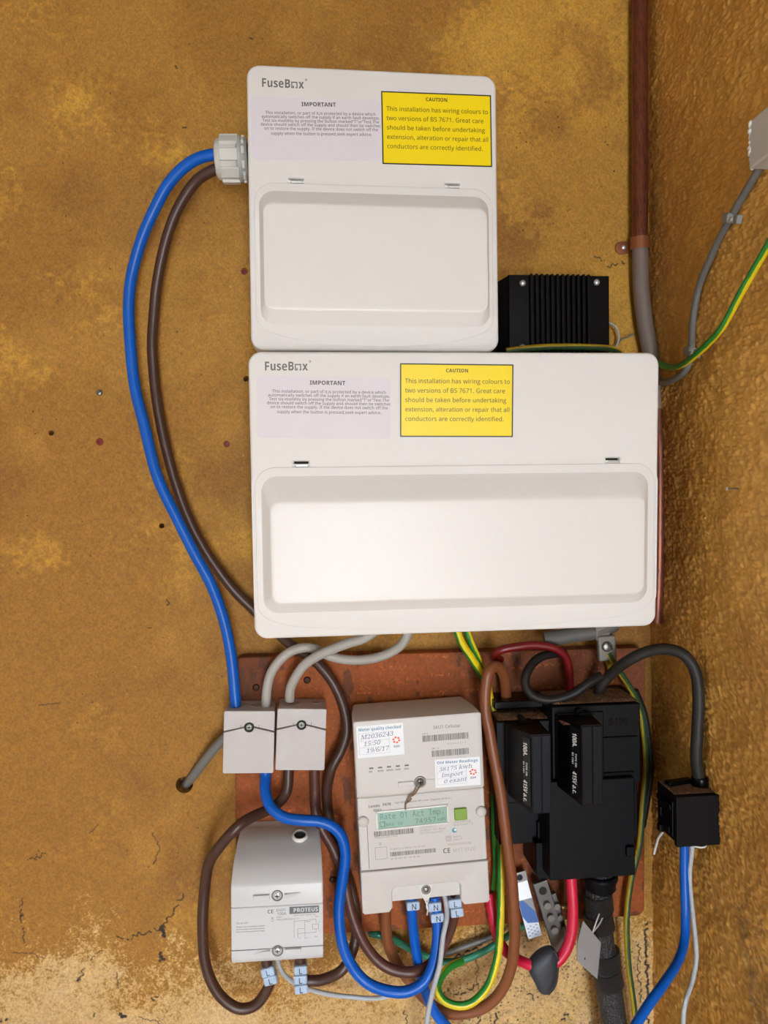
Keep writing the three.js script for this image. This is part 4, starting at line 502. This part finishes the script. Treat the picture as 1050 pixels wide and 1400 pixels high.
cable('earth_cable', 'dirty green and yellow cable running from the clamp down the right edge of the backboard', 'cable', [[158.8,1291.8,48.0],[168.5,1277.3,46.0],[183.6,1256.3,40.0],[196.0,1235.0,34.0],[203.7,1200.2,30.0],[205.9,1166.2,28.0],[203.0,1134.4,27.0],[198.2,1088.4,28.0],[188.8,1056.2,30.0],[183.0,1021.6,32.0],[184.1,973.3,32.0],[190.1,929.2,30.0],[195.3,889.2,28.0],[197.9,812.4,28.0],[197.9,704.6,28.0]], 3.0, M.gyDirty, null, 4, [[1, 0, 0.35], 0.5]);
cable('earth_cable', 'short green and yellow wire from the clamp behind the fuse block', 'cable', [[155.9,1291.4,46.0],[161.3,1281.9,40.0],[167.5,1271.8,32.0],[172.2,1258.5,24.0]], 2.6, M.gyDirty);
cable('black_cable', 'thin black cable down the right edge of the backboard behind the earth cable', 'cable', [[197.6,1246.5,22.0],[206.8,1222.8,22.0],[212.0,1188.6,22.0],[213.3,1162.0,22.0],[209.2,1132.0,22.0],[204.3,1105.7,22.0]], 3.6, M.rubber);
{ // small black box on the side wall
  const [ax, ay, az] = [186.4,1181.9,130.0], [bx1, by1] = [227.8,1137.4,130.0], w = bx1 - ax, h = ay - by1, t = thing('terminal_box', 'small black box on the rough side wall with blue and grey cables below', 'terminal box', [XR, ay - h / 2, 110]);
  const L = ax - XR, R = bx1 - XR + 3, cx = (L + R) / 2;
  obj('front_cover', rb(R - L, h, 5, 0.8, cx, 0, 17.5), M.blackMatt, t); obj('housing', [rb(R - L - 2, h - 2, 36, 1.2, cx + 0.6, 0.4, -2)], M.blackMatt, t);
  const Rn = rng(77); obj('side_mould', [rb(2.4, 5, 26, 0.8, L, h * 0.2, -3), rb(2.4, 8, 4, 0.8, L, -h * 0.05, -10), rb(2.4, 6, 7, 0.8, L, -h * 0.28, 4), rb(2, h * 0.7, 2, 0.6, L, 0, 13), rb(5, 7, 6, 1, L + 1, -h * 0.42, -12)], M.blackGloss, t);
  obj('cable_entry', [lathe([[4.5, -4], [7.4, -4], [7.4, 5], [6.6, 6.5], [5.4, 6.5]], 24).translate([219.8,1181.0,108.0][0] - XR, h / 2 + 2, -2), rb(26, 4, 8, 1.4, cx - 4, h / 2 + 2, -12).rotateY(0.2)], M.blackGloss, t);
  const g = new THREE.BufferGeometry(), pos = [], uv = [], ix = [], n = 14; for (let j = 0; j <= n; j++) for (let i = 0; i <= n; i++) { pos.push(L + 1 + (R - L - 2) * i / n, h / 2 - 0.3 + (i % n && j % n ? 0.9 * Rn() : 0), -19 + 33 * j / n); uv.push(i / n, j / n); } for (let j = 0; j < n; j++) for (let i = 0; i < n; i++) { const q = j * (n + 1) + i; ix.push(q, q + n + 1, q + 1, q + 1, q + n + 1, q + n + 2); } g.setAttribute('position', new THREE.Float32BufferAttribute(pos, 3)); g.setAttribute('uv', new THREE.Float32BufferAttribute(uv, 2)); g.setIndex(ix); g.computeVertexNormals();
  obj('dust', g, M.dust, t).userData.kind = 'stuff';
  obj('lower_entry', cyl(7, 8, cx + 7, -h / 2 - 3, 2, 'y'), M.blackGloss, t); obj('gasket', new THREE.TorusGeometry(6.6, 1, 8, 24).rotateX(Math.PI / 2).translate(cx + 7, -h / 2 - 7, 2), std(0xd8d6d0, 0.5), t, 'white ring under the box');
}
cable('thin_wire', 'frayed bit of white wire hanging left of the black side box', 'wire', [[197.9,1127.0,80.0],[192.6,1122.6,82.0],[189.5,1116.8,84.0],[187.3,1108.6,84.0]], 1.1, std(0xc9c7c2, 0.5));
cable('blue_cable', 'blue cable hanging from the black side box and swinging left out of the frame', 'cable', [[202.9,1140.2,112.0],[202.5,1126.9,112.0],[201.3,1101.3,114.0],[199.0,1071.5,120.0],[193.0,1054.9,130.0],[179.9,1047.8,145.0],[157.0,1042.7,165.0],[135.5,1035.4,180.0],[120.5,1027.3,190.0],[104.5,1016.8,202.0],[95.3,984.7,204.0],[93.8,888.6,200.0]], 3.9, M.blue);
cable('grey_wire', 'slim grey cable hanging from the black side box beside the blue one', 'cable', [[208.4,1141.8,116.0],[207.6,1125.2,116.0],[205.4,1105.4,116.0],[207.3,1075.3,116.0],[209.5,1046.3,118.0],[209.1,1030.9,120.0],[203.4,1014.0,124.0],[193.4,999.2,130.0],[189.2,982.8,134.0],[188.0,964.8,136.0],[189.7,905.9,136.0],[190.9,811.8,134.0]], 2.0, M.greyCool);

// ---------------------------------------------------------------- service head below the fuse block
{ const t = thing('service_cable', 'thick black taped service cable rising into the foot of the fuse block', 'cable', [150.4,1070.5,44.0]), o = [150.4,1070.5,44.0], rel = a => a.map(p => [p[0] - o[0], p[1] - o[1], p[2] - o[2]]);
  obj('sheath', tube(rel([[150.4,1074.9,44.0],[148.7,1056.7,44.0],[148.5,1030.9,44.0],[151.3,1001.3,44.0],[156.2,971.3,44.0],[161.2,937.6,44.0],[165.5,903.8,44.0],[167.9,829.0,44.0],[167.8,723.9,44.0]]), 13, 24), std(0xffffff, 0.45, { map: dataTex(256, 256, (u, v) => { const a = fbm(N1, u * 12, v * 8, 4, 4), w = sm(0.56, 0.64, fbm(N3, u * 6, v * 8, 2, 4)); const k = 30 + 26 * a + 120 * w; return [k, k, k * 1.02]; }), bumpMap: fineBump, bumpScale: 0.002 }), t);
  obj('gland_collar', [lathe([[13, 8], [17, 8], [17.5, 4], [14.6, -2], [15.4, -6], [13, -9]], 28).translate(0, -6, 0)], M.blackPlastic, t);
  const tp = rel([[148.6,1044.2,44.0],[149.2,1025.0,44.0],[155.6,986.2,44.0],[157.7,967.5,44.0]]); tp.forEach((p, i) => obj('tape_wrap', new THREE.CylinderGeometry(14.4, 14.1, 17, 26).rotateZ(0.12 + 0.1 * (i % 2)).translate(...p), std(0x252427, 0.4, { bumpMap: fineBump, bumpScale: 0.002 }), t)); }
{ const p = [[126.2,1036.5,62.0],[143.5,1014.3,63.0],[139.1,979.7,64.0],[119.6,998.2,63.0]], o = p[0], t = thing('metal_tag', 'plain grey metal tag tied to the black taped service cable', 'tag', o), c = p.map(q => [q[0] - o[0], q[1] - o[1], q[2] - o[2]]);
  obj('plate', hull([...c, ...c.map(q => [q[0], q[1], q[2] - 1.2]), [c[3][0] + 1, c[3][1] + 20, c[3][2]], [c[3][0] + 1, c[3][1] + 20, c[3][2] - 1.2]]), std(0x8d8d8e, 0.42, { metalness: 0.6 }), t); obj('tie_wire', [...tube([[c[1][0] - 8, c[1][1] + 10, 0], [c[1][0] - 1, c[1][1] + 22, -4], [c[1][0] + 8, c[1][1] + 34, -10]], 0.8, 8), ...tube([[c[1][0] - 8, c[1][1] + 10, 0], [c[1][0] + 2, c[1][1] + 18, -4], [c[1][0] + 11, c[1][1] + 32, -10]], 0.8, 8)], M.steel, t); obj('punch_hole', cyl(1.1, 0.4, c[3][0] + 8, c[3][1] + 2, c[3][2] + 0.2), M.slot, t); }
{ const t = thing('cable_boot', 'dark grey moulded boot joining the bright red cable ends', 'cable boot', [84.5,992.3,62.0]), rel = a => a.map(p => [p[0] - [84.5,992.3,62.0][0], p[1] - [84.5,992.3,62.0][1], p[2] - 62]);
  const outline = rel([[71.6,995.5,62.0],[78.2,1006.4,62.0],[88.3,1012.8,62.0],[96.2,1012.9,62.0],[99.8,1004.8,62.0],[99.6,990.5,62.0],[96.6,976.4,62.0],[90.0,969.0,62.0],[82.8,970.3,62.0],[77.9,979.3,62.0]]), c = V(0, -1, 0);
  const rg = (s, z) => { const cv = new THREE.CatmullRomCurve3(outline.map(p => V(p[0], p[1], 0)), true); return cv.getPoints(48).slice(0, 48).map(v => V(c.x + (v.x - c.x) * s, c.y + (v.y - c.y) * s, z)).reverse(); };
  obj('boot', loft([rg(0.5, -9), rg(0.8, -8), rg(0.96, -4), rg(1, 0), rg(0.96, 4), rg(0.82, 7.6), rg(0.5, 9), rg(0.2, 9.3)], 1.0), M.boot, t);
  obj('seam', tube([...outline, outline[0]].map(p => [p[0] * 0.97, p[1] * 0.97, 3.6]).slice(3, 8), 1.3, 8), std(0x2a2d34, 0.5), t); }
cable('red_cable', 'bright red cable dropping from the fuse block into the dark boot', 'cable', [[118.5,1080.0,50.0],[118.4,1069.5,52.0],[118.3,1047.2,56.0],[116.6,1026.9,58.0],[111.4,1011.2,60.0],[103.4,1001.6,62.0],[93.2,993.8,62.0]], 5.2, M.pink);
cable('red_cable', 'short stub of bright red cable entering the boot from the left', 'cable', [[43.2,1046.4,22.0],[45.5,1026.3,30.0],[50.2,1006.1,34.0],[56.7,996.9,40.0],[65.8,995.9,52.0],[73.1,997.5,62.0],[81.6,993.3,62.0]], 5.0, M.pink);
{ const t = thing('bracket', 'bent metal bracket with a torn blue label below the fuse block', 'bracket', [80.3,1037.3,34.0], [0, 0, 0.22]);
  obj('plate', [rb(15, 54, 1.6, 0.5, -1, 0, 0).rotateX(-0.2), rb(15, 10, 1.4, 0.4, -1, 30, -3)], std(0x98999a, 0.38, { metalness: 0.75 }), t); obj('hole', cyl(3, 0.6, -1, 30, -2.2), M.slot, t);
  obj('torn_label', plate(14, 36, 0.4, 0.4).rotateX(-0.2).translate(-1, -10, 2.6), std(0xffffff, 0.55, { map: canvasTex(128, 320, (g, W, H) => { g.fillStyle = '#d9dde3'; g.fillRect(0, 0, W, H); g.fillStyle = '#8b8e92'; g.fillRect(0, 0, W, 120); g.fillStyle = '#2f5fa6'; g.beginPath(); g.moveTo(0, 0); g.lineTo(40, 0); g.lineTo(W, 120); g.lineTo(W, 210); g.lineTo(30, 190); g.lineTo(0, 130); g.fill(); g.fillStyle = '#6d87b5'; for (let i = 0; i < 6; i++) for (let j = 0; j < 4; j++) if ((i + j) % 2) g.fillRect(14 + j * 27, 218 + i * 15, 16, 8); }) }), t, 'torn blue and white paper label'); }
{ const t = thing('connector_strip', 'grey metal connector strip with screws between bracket and red cable', 'connector', [100.7,1030.5,40.0], [0, 0, 0.28]);
  obj('strip', [rb(15, 74, 5, 1, 0, 0, 0), rb(9, 50, 6, 1, 8, -6, -4)], std(0x6a6866, 0.45, { metalness: 0.7 }), t); for (let i = 0; i < 3; i++) obj('screw', [cyl(3.4, 5, -0.5, 14 - i * 13, 4)], M.darkSteel, t); for (let i = 0; i < 3; i++) obj('stud', [cyl(3, 7, 9, 8 - i * 12, 0)], M.darkSteel, t); obj('eye_hole', cyl(4, 0.6, 0, 28, 2.6), M.slot, t); obj('brass_stud', cyl(2.6, 9, 18, 4, 0, 'x'), std(0xb39a63, 0.35, { metalness: 0.8 }), t); }

renderer.render(scene, camera);
